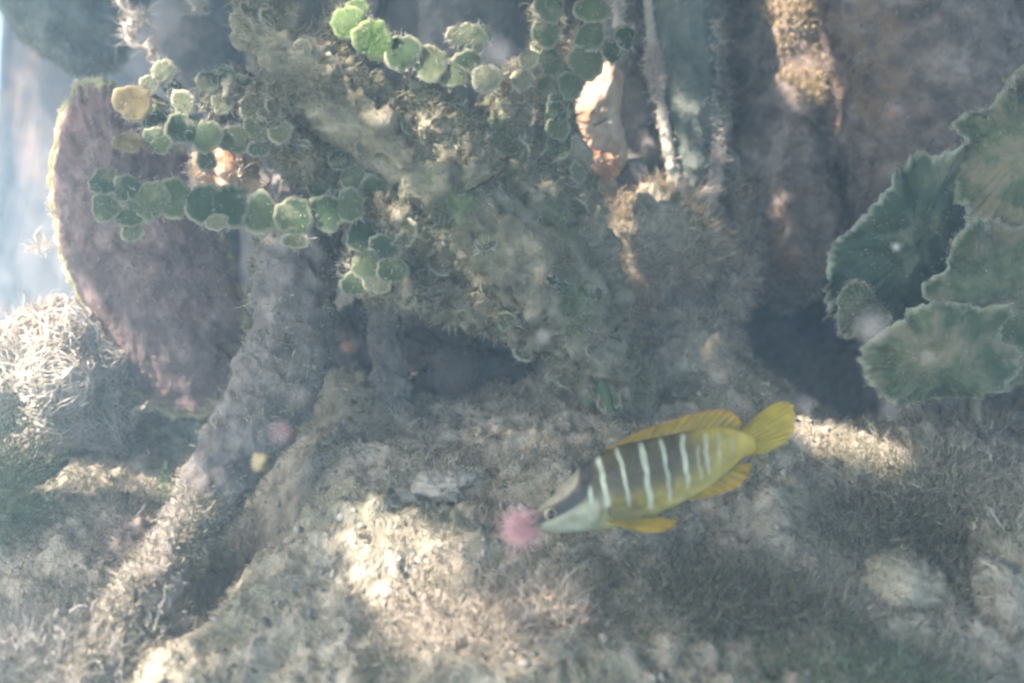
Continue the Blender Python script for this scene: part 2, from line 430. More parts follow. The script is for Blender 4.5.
# ------------------------------------------------------------------ roots
def tube(path, n=90, m=56, amp=.12, seed=0, cap=True, flat=1.0, tipround=False, ridges=0.0):
    """path rows x,y,z,r in world units -> V,F,N (vertex normals)"""
    P = catmull(path, n)
    C, R = P[:, :3], P[:, 3]
    T = np.gradient(C, axis=0); T /= np.linalg.norm(T, axis=1, keepdims=True)
    ref = np.array([0, 1, 0]) if abs(T[:,1]).mean() < .8 else np.array([1.0, 0, 0])
    A = np.cross(T, ref); A /= np.linalg.norm(A, axis=1, keepdims=True)
    B = np.cross(A, T)
    th = np.linspace(0, 2*math.pi, m, endpoint=False)
    dirn = A[:,None]*np.cos(th)[None,:,None] + B[:,None]*np.sin(th)[None,:,None]*flat
    V = C[:,None] + dirn*R[:,None,None]
    Vf = V.reshape(-1, 3); D = dirn.reshape(-1, 3); RR = np.repeat(R, m)
    sc = 1/np.maximum(R.mean(), .02)
    h = amp*(.9*fbm(Vf, sc*.55, 3, .5, seed) + .45*fbm(Vf, sc*2.2, 3, .6, seed+1)) + .012/np.maximum(RR,.05)*fbm(Vf, 26, 3, .65, seed+2)*1.1
    if ridges: h = h + ridges*np.tile(np.abs(np.sin(th*4.5+seed)), n)*(.5+.5*fbm(Vf, sc*.5, 2, .5, seed+5))
    Vf = Vf + D*(h*RR)[:,None]
    F = grid_faces(n, m, True)
    Vn = vnormals(Vf, F); 
    sgn = np.sign((Vn*D).sum(1)); Vn *= np.where(sgn == 0, 1, sgn)[:,None]
    nV = len(Vf); Fs = [F]
    if cap:
        e = [C[0], C[-1]]
        Vf = np.vstack([Vf, e]); j = np.arange(m)
        Fs.append(np.c_[(j+1) % m, j, np.full(m, nV)]); Fs.append(np.c_[(n-1)*m+j, (n-1)*m+(j+1) % m, np.full(m, nV+1)])
    return Vf, Fs, Vn
def pxpath(rows): return [(*at(x, y, d), r*d/KPX) for x, y, d, r in rows]
def tipify(rows, k=.25):
    x, y, d, r = rows[-1]; xp, yp = rows[-2][0], rows[-2][1]
    l = math.hypot(x-xp, y-yp) or 1; ux, uy = (x-xp)/l, (y-yp)/l
    return rows + [(x+ux*r*.45, y+uy*r*.45, d, r*.8), (x+ux*r*.8, y+uy*r*.8, d, r*.45), (x+ux*r*.92, y+uy*r*.92, d, r*.06)]
def fuzz_on(parent, V, Nn, n, length, mat, width=(.0025,.006), name='algae_fuzz', curl=1.3, clumpy=5, seed=3, mask=None, floor=.03):
    k = min(len(V), len(Nn)); pw = np.clip(.5+fbm(V[:k], clumpy, 2, .5, seed), floor, 2)
    px, py, d = pxof(V[:k]); pw = pw*((px > -80) & (px < 1104) & (py > -80) & (py < 760))
    if mask is not None: pw = pw*mask[:k]
    pw /= pw.sum()
    i = rng.choice(k, n, p=pw)
    sv, sf = strands(V[i]+rng.normal(0, .004, (n,3)), Nn[i], length*np.clip(.5+rng.exponential(.5, n), .2, 2.4), rng.uniform(*width, n), curl=curl)
    return part(name, sv, sf, M[mat], parent, kind='stuff')
def root(name, label, rows, mat, fuzz=None, amp=.19, seed=0, tip=False, n=110, cat='root', flat=1.0, ridges=0.0):
    if tip: rows = tipify(rows)
    V, F, Nn = tube(pxpath(rows), n=n, amp=amp, seed=seed, flat=flat, ridges=ridges)
    t = thing(name, label, cat, V[np.argmin(V[:,2])], 'mangrove roots')
    part('bark', V, F, M[mat], t)
    if fuzz: fuzz_on(t, V[:len(Nn)], Nn, fuzz[0], fuzz[1], fuzz[2])
    return t, V[:len(Nn)], Nn

rL = root('mangrove_root', 'long silted grey root bending down left beside the large oval shell',
     [(305,-110,3.85,44),(300,60,3.8,42),(298,180,3.72,38),(296,260,3.66,38),(288,340,3.6,40),(262,410,3.5,38),(222,470,3.36,32),(190,530,3.20,28),(152,590,3.02,26),(106,655,2.84,27),(62,730,2.66,30),(15,800,2.5,32)],
     'root', (16000, .022, 'bush_fuzz'), seed=31, n=220)
px_, py_, d_ = pxof(rL[1])
fuzz_on(rL[0], rL[1], rL[2], 7500, .015, 'web', name='painted_lit_side', width=(.0014,.0032), mask=smooth(455, 490, py_)*smooth(-.1, .35, rL[2]@(-.8*CR+.6*CU)))  # pale strands on the sun-facing side paint sunlight into the root's colour
root('mangrove_root', 'thin pale upright root in the dark gap left of the green clump',
     [(378,240,4.0,15),(384,300,3.98,16),(390,360,3.95,16),(400,420,3.85,16),(414,475,3.72,15),(425,520,3.6,12)], 'root', (1600, .025, 'fuzz_grey'), seed=37)
rA = root('mangrove_root', 'dark green hanging root tip with pale fuzzy edges right of the oyster',
     [(676,-110,4.55,36),(676,-20,4.5,36),(682,70,4.5,34),(688,140,4.45,28),(691,185,4.45,18)], 'root_teal', None, seed=41, tip=True)
px_, py_, d_ = pxof(rA[1]); cx_ = np.interp(py_, [-100,70,140,200], [676,682,688,692])
fuzz_on(rA[0], rA[1], rA[2], 2600, .035, 'web', mask=((np.abs(px_-cx_) > .8*np.interp(py_,[-100,70,140,200],[36,34,28,14])) & (py_ > 20)).astype(float))
fuzz_on(rA[0], rA[1], rA[2], 1800, .02, 'fuzz_grey')
rB = root('mangrove_root', 'broad mauve brown root with a golden sunlit patch near its top',
     [(775,-110,4.95,58),(777,0,4.92,56),(778,100,4.9,54),(776,180,4.85,58),(780,225,4.8,60),(782,262,4.82,50)], 'root_brown', (5500, .035, 'fuzz_brown'), seed=43, ridges=.12, tip=True)
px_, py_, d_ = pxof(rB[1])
fuzz_on(rB[0], rB[1], rB[2], 2600, .03, 'sun_patch_fuzz', name='painted_sun_patch', mask=((np.abs(px_-799-.12*(py_-50)) < 24+6*np.sin(py_*.12)) & (py_ > -12) & (py_ < 104) & (d_ < 4.9)).astype(float))  # golden strands put the patch of sunlight into the root's colour
root('mangrove_root', 'widest brown root hanging behind the leafy green fans',
     [(885,-120,4.7,100),(905,0,4.7,95),(920,90,4.65,88),(915,160,4.6,74),(905,215,4.65,58)], 'root_brown', (5000, .04, 'fuzz_brown'), seed=47, ridges=.10, tip=True)
root('mangrove_root', 'grey purple root carrying the pale orange oyster',
     [(622,-110,4.85,34),(624,0,4.82,34),(630,90,4.78,35),(636,160,4.7,40),(640,220,4.6,46)], 'root', (2600, .03, 'fuzz_grey'), seed=53)
root('mangrove_root', 'thick blue green stump hanging into the top left corner',
     [(75,-160,5.5,68),(72,-60,5.45,66),(72,0,5.4,62),(80,28,5.35,54)], 'root_teal', (3200, .03, 'fuzz_grey'), seed=59, tip=True, amp=.22)
root('mangrove_root', 'slender tan rootlet arching over the silt below the hanging root tip',
     [(575,395,4.0,12),(630,360,4.1,17),(690,334,4.2,18),(728,304,4.3,17),(744,258,4.4,13),(736,205,4.5,10),(722,140,4.6,9),(716,60,4.7,8),(712,-80,4.8,8)], 'seabed', (8000, .04, 'tan_turf'), seed=61, n=160, amp=.4)
root('hanging_rootlet', 'thin pale fuzzy rootlet running down the left side of the dark hanging tip',
     [(645,-60,4.42,5),(650,20,4.4,5),(657,80,4.36,5),(665,130,4.34,6),(674,175,4.34,6),(690,212,4.36,5)], 'stone', (2200, .022, 'web'), seed=63, amp=.3)
root('hanging_rootlet', 'short pale crusty rootlet on the right side of the dark hanging tip',
     [(716,108,4.44,4),(716,140,4.42,5),(714,170,4.4,6),(706,198,4.38,8),(696,216,4.36,7)], 'stone', (1600, .028, 'web'), seed=64, amp=.35)
root('mangrove_root', 'hazy distant root left of the pale frilly strand',
     [(215,-120,6.6,48),(212,0,6.5,44),(205,90,6.4,40),(200,190,6.2,38),(190,300,6.1,36)], 'root', (900, .05, 'fuzz_grey'), seed=67)
root('mangrove_root', 'dim purple root behind the top of the silted green clump',
     [(470,-120,5.2,46),(462,0,5.15,44),(450,100,5.1,42),(440,200,5.0,40),(430,300,4.9,40),(425,380,4.8,40)], 'root', (1500, .04, 'fuzz_brown'), seed=71)

# ------------------------------------------------------------------ lumps: stones, sponges, mounds
def lump(c, rad, amp=.25, seed=0, n=40, m=56):
    u = np.linspace(0.02, math.pi-.02, n); v = np.linspace(0, 2*math.pi, m, endpoint=False)
    U, Vv = np.meshgrid(u, v, indexing='ij')
    D = np.stack([np.sin(U)*np.cos(Vv), np.sin(U)*np.sin(Vv), np.cos(U)], -1).reshape(-1, 3)
    h = 1 + amp*fbm(D, 1.6, 4, .55, seed) + .25*amp*fbm(D, 9, 3, .6, seed+.5)
    V = np.asarray(c) + D*h[:,None]*np.asarray(rad)
    return V, grid_faces(n, m, True), D
def fuzzy_lump(name, label, cat, px, py, d, rad, mat, fuzz=None, amp=.25, seed=0, group=None):
    V, F, D = lump(at(px, py, d), rad, amp, seed)
    t = thing(name, label, cat, V[np.argmin(V[:,2])], group)
    part('body', V, F, M[mat], t)
    if fuzz: fuzz_on(t, V, D, *fuzz)
    return t
fuzzy_lump('mossy_rock', 'golden brown turf covered rock under the pale orange oyster', 'rock', 655, 262, 4.4, (.31,.24,.33), 'seabed', (14000, .06, 'moss'), seed=81)
fuzzy_lump('shade_clod', 'dark mauve peat clod added to deepen the shadow under the silted bush', 'peat', 470, 368, 4.35, (.32,.26,.25), 'bank', (11000, .05, 'shade_fuzz'), amp=.55, seed=92)  # dark clods, here and next, deepen the shade through their own colour
fuzzy_lump('shade_clod', 'small dark peat clod added to darken the gap between the grey root and the thin root', 'peat', 352, 352, 4.3, (.12,.14,.20), 'bank', (1500, .03, 'shade_fuzz'), amp=.4, seed=93)
fuzzy_lump('silt_heap', 'pale tan silt heap sweeping down from the brown rock into the slope', 'silt', 668, 348, 4.3, (.32,.28,.19), 'seabed', (9000, .035, 'tan_turf'), amp=.35, seed=90)
fuzzy_lump('mossy_rock', 'low grey rock at the right rim of the dark hollow', 'rock', 950, 436, 3.95, (.20,.2,.13), 'stone', (1500, .035, 'fuzz_grey'), seed=82)
fuzzy_lump('stone', 'smooth pale silted stone left of the fish snout', 'stone', 442, 484, 3.5, (.13,.10,.055), 'stone', (1100, .02, 'turf'), amp=.3, seed=83)
fuzzy_lump('stone', 'small pointed silted stone at the foot of the thin root', 'stone', 395, 500, 3.42, (.09,.08,.05), 'stone', None, amp=.25, seed=84)
fuzzy_lump('sponge', 'larger pale sponge lump at lower right near the shaggy rock', 'sponge', 904, 585, 3.05, (.14,.12,.085), 'sponge', (1100, .02, 'turf'), amp=.2, seed=85, group='sponge lumps')
fuzzy_lump('sponge', 'smaller yellowish sponge lump just below the larger one', 'sponge', 900, 634, 2.9, (.11,.10,.07), 'sponge', (420, .015, 'turf'), amp=.2, seed=86, group='sponge lumps')
fuzzy_lump('sponge', 'bright sunlit pale fuzzy sponge between the two disc rows', 'sponge', 230, 170, 3.8, (.125,.1,.13), 'oyster', (1500, .03, 'web'), amp=.35, seed=89)
fuzzy_lump('mossy_rock', 'shaggy grey green rock at the right edge of the slope', 'rock', 1005, 600, 3.05, (.14,.2,.2), 'seabed', (2600, .05, 'turf'), seed=87)
fuzzy_lump('mossy_rock', 'crumbly brown lump on the sunlit root at lower left', 'rock', 138, 545, 3.22, (.085,.09,.085), 'root_brown', (700, .03, 'fuzz_brown'), seed=88)

# tufts of algae standing on the slope
def tuft(name, label, px, py, d, spread, n, L, mat, h=.6, cat='algae', seed=0, w=(.002,.005), curl=.7):
    r = np.random.default_rng(100+seed)
    c = at(px, py, d); 
    P = c + r.normal(0, 1, (n, 3))*np.array(spread)*.5
    D = (P-c)/np.array(spread); D[:,2] = np.abs(D[:,2])+h; D /= np.linalg.norm(D, axis=1, keepdims=True)
    V, F = strands(P, D, L*r.uniform(.5, 1.3, n), r.uniform(*w, n), curl=curl, seg=3, r=r)
    t = thing(name, label, cat, (c[0], c[1], P[:,2].min()))
    part('strands', V, F, M[mat], t, kind='stuff'); return t
tuft('algae_tuft', 'upright tan forked algae tuft on the slope below the fish snout', 548, 618, 2.82, (.12,.1,.08), 1400, .07, 'tan_turf', seed=1, curl=1.2)
tuft('algae_tuft', 'pinkish tan algae tuft in the sunlit patch left of the forked tuft', 470, 625, 2.8, (.24,.18,.07), 2600, .05, 'tan_turf', seed=2, curl=1.5)
tuft('algae_tuft', 'green grey algae tuft at the bottom edge under the sponges', 850, 680, 2.68, (.3,.16,.08), 2600, .06, 'green_weed', seed=3, curl=1.5)
tuft('algae_tuft', 'blurred green weed clump at the left edge', -8, 492, 3.5, (.22,.2,.32), 4200, .07, 'green_weed', h=.1, seed=4, curl=1.6)
tuft('algae_tuft', 'tiny yellow green tuft on the sunlit lower left root', 166, 487, 3.28, (.03,.03,.05), 90, .035, 'green_weed', seed=5, curl=1.2)
tuft('algae_tuft', 'pale scruffy algae tuft in the bottom left corner', 25, 655, 2.8, (.34,.2,.1), 3200, .06, 'fuzz_grey', seed=6, curl=1.5)
tuft('algae_tuft', 'bushy olive algae tuft right of the fish tail', 930, 480, 3.4, (.3,.2,.10), 3200, .06, 'turf', seed=7, curl=1.5)

tuft('algae_tuft', 'dark olive turf clump between the fish tail and the pale sponges', 880, 520, 3.25, (.32,.2,.07), 3200, .06, 'olive_weed', seed=11, curl=1.4)
tuft('algae_tuft', 'dark olive turf clump left of the shaggy rock at the right edge', 955, 560, 3.12, (.2,.2,.07), 2200, .06, 'olive_weed', seed=12, curl=1.4)
tuft('algae_tuft', 'dark olive turf patch on the slope straight below the fish belly', 690, 590, 2.95, (.36,.22,.06), 3400, .05, 'olive_weed', seed=13, curl=1.4)
tuft('algae_tuft', 'dark olive turf patch left of the pale sponges', 800, 620, 2.88, (.26,.2,.06), 2600, .05, 'olive_weed', seed=14, curl=1.4)
# tangled web of pale algae at the left
def web_mound():
    r = np.random.default_rng(55)
    c = at(48, 392, 4.0); rad = np.array([.36,.26,.32])
    t = thing('algae_web', 'sunlit tangled pale algae web mound left of the oval shell', 'algae', (c[0], c[1], c[2]-.33))
    V, F, D = lump(c, rad*.86, .3, 91)
    part('core', V, F, M['stone'], t)
    Vs, Fs, off = [], [], 0
    for k in range(1100):
        a = r.normal(0, 1, 3); a /= np.linalg.norm(a)
        if a[1] > .4: a[1] *= -1
        tdir = np.cross(a, r.normal(0, 1, 3)); tdir /= np.linalg.norm(tdir)
        pts = []; x = a.copy()
        for q in range(9):
            rr = 1+.3*float(fbm(x[None], 1.6, 2, .55, 91)[0])+r.uniform(-.03, .10)
            pts.append(c+x*rad*rr*.93); x = x+tdir*.09+r.normal(0, .03, 3); x /= np.linalg.norm(x)
            tdir = tdir+r.normal(0, .25, 3); tdir -= x*(tdir@x); tdir /= np.linalg.norm(tdir)
        pts = np.array(pts); wr = r.uniform(.001, .003)
        n = len(pts); th = np.linspace(0, 2*math.pi, 5, endpoint=False)
        T = np.gradient(pts, axis=0); A = np.cross(T, [.3,.2,.9]); A /= np.linalg.norm(A, axis=1, keepdims=True); B = np.cross(T, A); B /= np.linalg.norm(B, axis=1, keepdims=True)
        v = pts[:,None]+wr*(A[:,None]*np.cos(th)[None,:,None]+B[:,None]*np.sin(th)[None,:,None])
        Vs.append(v.reshape(-1,3)); Fs.append(grid_faces(n, 5, True)+off); off += n*5
    part('web_strands', np.vstack(Vs), np.vstack(Fs), M['web'], t, kind='stuff')
    fuzz_on(t, V, D, 1500, .05, 'web', name='stray_strands')
web_mound()

# pale frilly strand below the top left stump
def ribbon_frill(name, label, rows, n=60, wid=.03, mat='web', cat='algae'):
    P = catmull([at(x, y, d) for x, y, d in rows], n)
    r = np.random.default_rng(5)
    V, F, Nn = tube(np.c_[P, wid*(.6+.5*r.random(n))][::3].tolist(), n=n, m=14, amp=.9, seed=97)
    t = thing(name, label, cat, P[-1]); part('stem', V, F, M[mat], t); fuzz_on(t, V[:len(Nn)], Nn, 500, .05, mat); return t
ribbon_frill('frilly_algae', 'white frilly strand dangling beside the top left stump', [(116,-60,4.2),(122,5,4.2),(146,16,4.2),(128,26,4.2),(132,44,4.2),(152,48,4.2),(146,62,4.2)], wid=.014)
ribbon_frill('frilly_algae', 'short white strand hanging near the top edge right of the stump', [(200,-40,4.4),(198,-10,4.4),(197,3,4.4),(195,14,4.4)], n=30, wid=.012)
ribbon_frill('frilly_algae', 'pale fuzzy strand hanging beside the right green chain', [(612,-60,4.4),(615,-10,4.4),(617,10,4.4),(621,32,4.4)], n=30, wid=.02)

# ------------------------------------------------------------------ plates: shells, blades, discs
def plate(outline_px, d, thick, rings=26, m=180, rag=0.0, ragsc=20, dome=0.0, tilt=(0,0), bump=.012, seed=0, curl=0.0, bsc=9):
    """closed plate with a star shaped outline given as seen from the camera; tilt = depth change per unit right / up"""
    O = catmull_closed(outline_px, m)
    c = O.mean(0)
    ang = np.linspace(0, 2*math.pi, m, endpoint=False)
    if rag:
        q = np.c_[O/60.0, np.zeros(m)+seed]
        k = 1 + rag*(fbm(q, ragsc/20.0*1.6, 4, .65, seed))
        O = c+(O-c)*k[:,None]
    u = np.linspace(0, 1, rings)**.85
    XY = c+(O-c)[None]*u[:,None,None]
    dx = (XY[...,0]-c[0])/KPX*d; dy = -(XY[...,1]-c[1])/KPX*d
    base = at(c[0], c[1], d)
    rad = np.repeat(u[:,None], m, 1)
    Z = -dome*(1-rad**2) + tilt[0]*dx + tilt[1]*dy
    G = base + dx[...,None]*CR + dy[...,None]*CU
    nb = fbm(G.reshape(-1,3), bsc, 4, .55, seed+3).reshape(Z.shape)
    Z = Z + bump*nb + curl*(rad**3)*fbm(np.c_[np.cos(ang)*1.5, np.sin(ang)*1.5, np.full(m, seed)], 1.2, 3, .6, seed+8)[None]
    edge = np.sqrt(np.clip(1-rad**6, 0, 1))
    f = G + (Z - thick*.5*edge)[...,None]*CF
    b = G + (Z + thick*.5*edge + .0005)[...,None]*CF
    V = np.vstack([f.reshape(-1,3), b.reshape(-1,3)])
    gf = grid_faces(rings, m, True); nf = rings*m
    j = np.arange(m); e0 = (rings-1)*m+j; e1 = (rings-1)*m+(j+1) % m
    F = np.vstack([gf, gf[:, ::-1]+nf, np.c_[e0, e0+nf, e1+nf, e1]])
    R = np.r_[rad.ravel(), rad.ravel()]
    return V, F, R, f[-1]
# the large oval shell
SO = [(78,90),(62,118),(52,165),(48,210),(56,255),(74,298),(95,345),(120,384),(148,407),(176,417),(207,415),(230,396),(245,362),(252,322),(244,284),(234,248),(216,205),(196,160),(165,118),(128,92),(100,84)]
V, F, R, edge = plate(SO, 4.0, .07, rings=46, m=320, rag=.022, ragsc=40, dome=.16, tilt=(-.15,-.1), bump=.02, seed=5, bsc=7)
# growth ridges of the shell
sh = thing('oval_shell', 'large oval purple brown flat shell with a yellow green left rim', 'shell', V[np.argmin(V[:,2])])
rid = .0035*np.sin(R*46+3.5*fbm(V, 2.6, 3, .6, 4))*smooth(.5, .95, R)*(.6+.8*fbm(V, 3, 2, .5, 6))
V = V - rid[:,None]*CF*(np.arange(len(V)) < len(V)//2)[:,None]
valve = part('valve', V, F, M['shell'], sh, attr={'rad': R})
E = edge[(np.arange(320) >= 0)]
px, py, d = pxof(E); o_ = np.argsort(np.arctan2(py-250, px-150)); ang = np.arctan2(py-250, px-150)
sel = np.where((px < 190) & ((py > 80)))[0]
kk = np.where((px < 175) & (px-150 < .9*(py-250)+280) )[0]
start = np.argmin(np.where(px < 110, py, 1e9)); end = np.argmax(np.where(px < 185, py, -1))
seq = np.arange(start, end+1) if start < end else np.arange(start, end+321) % 320
rimp = E[seq]
rv, rf, rn = tube(np.c_[rimp, np.full(len(rimp), .013)].tolist(), n=260, m=12, amp=.3, seed=13)
rim = part('rim', rv, rf, M['shell_rim'], valve); rim['label'] = 'yellow green fringed rim'
fuzz_on(sh, rv[:len(rn)], rn, 1500, .012, 'web', width=(.002,.004), name='rim_fringe')
fuzz_on(sh, V[:46*320][R[:46*320] < .97], np.repeat(-CF[None], int((R[:46*320] < .97).sum()), 0), 1500, .016, 'fuzz_brown', name='silt_fuzz')
tuft('algae_tuft', 'pale cyan star shaped tuft at the left edge of the oval shell', 40, 248, 4.05, (.03,.03,.03), 70, .07, 'web', h=.2, seed=9)

# right green fans
def fan(outline, d, mat, seed, label, tilt, stem, curl=.10, lab_name='leafy_algae'):
    V, F, R, e = plate(outline, d, .014, rings=24, m=260, rag=.12, ragsc=34, dome=.03, tilt=tilt, bump=.02, seed=seed, curl=curl)
    foot = at(*stem); foot[2] = gz1(foot[0], foot[1])-.02 if foot[2] < 1.0 else foot[2]
    t = thing(lab_name, label, 'algae', foot, 'leafy green algae fans')
    part('blade', V, F, M[mat], t, attr={'rad': R})
    c = V[:len(V)//2].mean(0)+CF*.03
    sv, sf, _ = tube([(*foot, .02), (*(foot*.6+c*.4+CF*.1), .018), (*c, .012)], n=24, m=10, amp=.2, seed=seed)
    part('stem', sv, sf, M['sediment'], t)
    er = np.repeat(e, 3, 0); nd = (e-c); nd /= np.linalg.norm(nd, axis=1, keepdims=True)
    fuzz_on(t, er+rng.normal(0, .006, er.shape), np.repeat(nd, 3, 0), 700, .004, 'web', width=(.002,.004), name='edge_fuzz')
    h = len(V)//2; fuzz_on(t, V[:h], np.repeat(-CF[None], h, 0), 900, .010, 'bush_fuzz', name='silt_fuzz', mask=(R[:h] > .25).astype(float))
    return t
fan([(834,300),(832,262),(848,228),(872,192),(897,166),(925,155),(950,160),(970,180),(990,212),(1005,250),(1000,300),(955,338),(905,342),(868,332),(845,322)], 3.75, 'blade_teal', 3,
    'dark teal leafy fan with a pale scalloped upper left edge', (.1,-.25), (930,440,3.9))
fan([(925,300),(938,250),(946,218),(985,226),(1030,232),(1075,260),(1085,340),(1030,394),(985,386),(950,380),(928,345)], 3.6, 'blade_olive', 6,
    'largest olive leafy fan with a ragged top beside the teal fan', (.2,-.3), (985,450,3.7))
fan([(850,362),(866,338),(900,312),(950,300),(1010,318),(1032,362),(1000,400),(950,398),(912,407),(886,400),(874,382)], 3.52, 'blade_olive', 15,
    'lowest olive lobe with ragged edges over the dark hollow', (.2,-.2), (950,450,3.7), curl=.06)
fan([(966,140),(970,112),(992,106),(1004,84),(1014,74),(1050,50),(1100,80),(1110,180),(1060,250),(1010,240),(985,215),(972,180)], 3.55, 'blade_olive', 9,
    'upright olive leafy fan cut by the right edge', (-.2,-.15), (1060,440,3.6))
fan([(836,330),(833,300),(842,285),(862,283),(878,300),(884,320),(870,334),(850,335)], 3.66, 'blade_olive', 12,
    'small yellowish lobe at the left of the dark teal fan', (.1,-.1), (935,445,3.85), curl=.05)

# oyster on the purple root
V, F, R, e = plate([(578,100),(598,70),(617,62),(624,85),(620,110),(626,135),(627,158),(608,176),(588,180),(573,170),(569,140),(568,118)], 4.36, .10, rings=24, m=120, rag=.06, ragsc=40, dome=.12, tilt=(.35,-.2), bump=.03, seed=21)
oy = thing('oyster', 'pale orange oyster shell lit by sun on the purple root', 'oyster', at(600,178,4.45))
ovalve = part('valve', V, F, M['oyster'], oy, attr={'rad': R})
c = at(597, 124, 4.26); cr = at(607, 118, 4.26)
sv, sf, _ = tube([(*at(585,128,4.215), .006), (*at(596,124,4.20), .008), (*at(607,119,4.215), .006)], n=20, m=8, amp=.2, seed=2)
part('slit', sv, sf, M['bark'], ovalve)

V, F, D = lump(at(594,164,4.29), (.105,.08,.075), .3, 23); oc_ = part('orange_crust', V, F, M['orange'], oy)
oc_['label'] = 'orange brown crust at the lower end'
fuzz_on(oy, V, D, 500, .02, 'fuzz_brown')
# ------------------------------------------------------------------ segmented green algae
def seg_mesh(name, mat, seed, lobes=0):
    m, rings = 44, 6
    th = np.linspace(0, 2*math.pi, m, endpoint=False)
    r = .5*(1+.06*np.sin(th*2+seed)+.06*np.sin(3*th+seed*2)+.04*np.sin(7*th+seed)+.03*np.sin(11*th+2*seed))
    if lobes: r = r*(1+.08*np.abs(np.sin(th*1.5+seed)))
    u = np.linspace(0, 1, rings)
    x = np.outer(u, r*np.cos(th)); y = np.outer(u, r*np.sin(th)*1.12)
    zc = .05*np.sqrt(np.clip(1-u**3, 0, 1))[:,None]*np.ones(m)
    wv = .06*np.outer(u**2, np.sin(2*th+seed))
    f = np.stack([x, y, zc+wv], -1).reshape(-1,3); b = np.stack([x, y, -zc+wv-.005], -1).reshape(-1,3)
    g = grid_faces(rings, m, True); n = rings*m; j = np.arange(m); e0 = (rings-1)*m+j; e1 = (rings-1)*m+(j+1) % m
    rad = np.repeat(u, m)
    return mesh_data(name, np.vstack([f, b]), np.vstack([g, g[:, ::-1]+n, np.c_[e0, e0+n, e1+n, e1]]), M[mat], attr={'rad': np.r_[rad, rad]})
SEG = {k: [seg_mesh('segment', k, s, s % 2) for s in range(6)] for k in ('seg', 'seg_bright', 'seg_yellow', 'seg_pale')}
def segment(parent, px, py, d, w, h, mat='seg', rot=None, r=random, lean_=.3):
    o = link('segment', r.choice(SEG[mat]), parent)
    o.location = Vector(at(px, py, d)-wloc(parent))
    # local z towards the camera with some random lean, local y in the image's up
    lean = Matrix.Rotation(r.uniform(-1, 1)*lean_, 3, 'X') @ Matrix.Rotation(r.uniform(-1, 1)*lean_, 3, 'Y')
    B = Matrix((CR, CU, -CF)).transposed()
    o.rotation_euler = (B @ Matrix.Rotation(rot if rot is not None else r.uniform(-.5, .5), 3, 'Z') @ lean).to_euler()
    s = d/KPX; o.scale = (w*s, h*s/1.12, (w+h)*.5*s)
    EDGE.setdefault(parent.name, []).append((at(px, py, d), np.array(o.rotation_euler.to_matrix()), w*s, h*s))
    return o
EDGE = {}
def disc_fringe(parent, per=95, L=.011):
    P, D = [], []
    for c, Rm, w_, h_ in EDGE[parent.name]:
        a = rng.uniform(0, 2*math.pi, per); loc = np.c_[np.cos(a)*w_*.5, np.sin(a)*h_*.5, np.zeros(per)]
        P.append(c+loc@Rm.T); D.append((loc/np.linalg.norm(loc, axis=1, keepdims=True))@Rm.T)
        k = per//3; rr = np.sqrt(rng.uniform(0, .8, k)); a = rng.uniform(0, 2*math.pi, k)
        loc = np.c_[np.cos(a)*w_*.5*rr, np.sin(a)*h_*.5*rr, np.full(k, .008)]; P.append(c+loc@Rm.T); D.append(np.repeat((np.array([0,0,1.0])@Rm.T)[None], k, 0))
    P = np.vstack(P); D = np.vstack(D); n = len(P)
    v, f = strands(P+rng.normal(0, .003, P.shape), D, L*np.clip(rng.exponential(1, n), .3, 2.5), rng.uniform(.002, .0045, n), curl=1.3)
    part('silt_fringe', v, f, M['fuzz_grey'], parent, kind='stuff')
def stalk(parent, rows, mat='sediment', seed=0, amp=.35, n=40, m=14):
    V, F, Nn = tube(pxpath(rows), n=n, m=m, amp=amp, seed=seed)
    part('stalk', V, F, M[mat], parent); return V[:len(Nn)], Nn

# the long row of discs reaching left in front of the oval shell
A = thing('disc_algae', 'long row of round green discs reaching left across the oval shell', 'algae', at(352,215,3.52))
stalk(A, [(352,213,3.52,6),(300,216,3.44,6),(240,208,3.42,6),(170,200,3.4,6),(118,197,3.4,5)], seed=3)
for x, y, w_, h_, mt in [(104,182,27,25,'seg'),(105,208,27,28,'seg'),(128,190,30,28,'seg'),(130,214,27,25,'seg'),(132,232,16,20,'seg_pale'),(151,200,32,40,'seg'),(176,199,32,40,'seg'),(203,203,34,40,'seg'),
                  (230,206,32,42,'seg'),(261,214,33,40,'seg'),(294,217,34,42,'seg'),(327,213,31,36,'seg'),(349,206,26,32,'seg'),(296,240,24,18,'seg_pale'),(217,222,22,16,'seg_pale')]:
    segment(A, x, y, 3.36+random.uniform(-.008,.008), w_+5, h_+1, mt, rot=random.uniform(-.1,.1), lean_=.08)
# cluster above it
Bc = thing('disc_algae', 'small cluster of green discs with one glowing yellow disc over the shell top', 'algae', at(290,140,3.6))
stalk(Bc, [(296,132,3.62,7),(255,136,3.55,6),(205,132,3.5,6),(168,110,3.46,6),(150,95,3.45,5)], seed=4)
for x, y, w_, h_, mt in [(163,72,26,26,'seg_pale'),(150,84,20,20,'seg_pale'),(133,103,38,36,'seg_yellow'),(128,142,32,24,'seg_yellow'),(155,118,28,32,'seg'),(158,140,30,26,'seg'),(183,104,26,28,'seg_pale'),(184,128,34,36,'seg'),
                  (207,136,30,34,'seg'),(206,160,20,22,'seg_pale'),(233,140,28,28,'seg'),(258,128,28,28,'seg'),(258,150,22,16,'seg'),(280,132,26,26,'seg_pale'),(173,88,20,22,'seg')]:
    segment(Bc, x, y, 3.42+random.uniform(-.03,.03), w_, h_, mt)
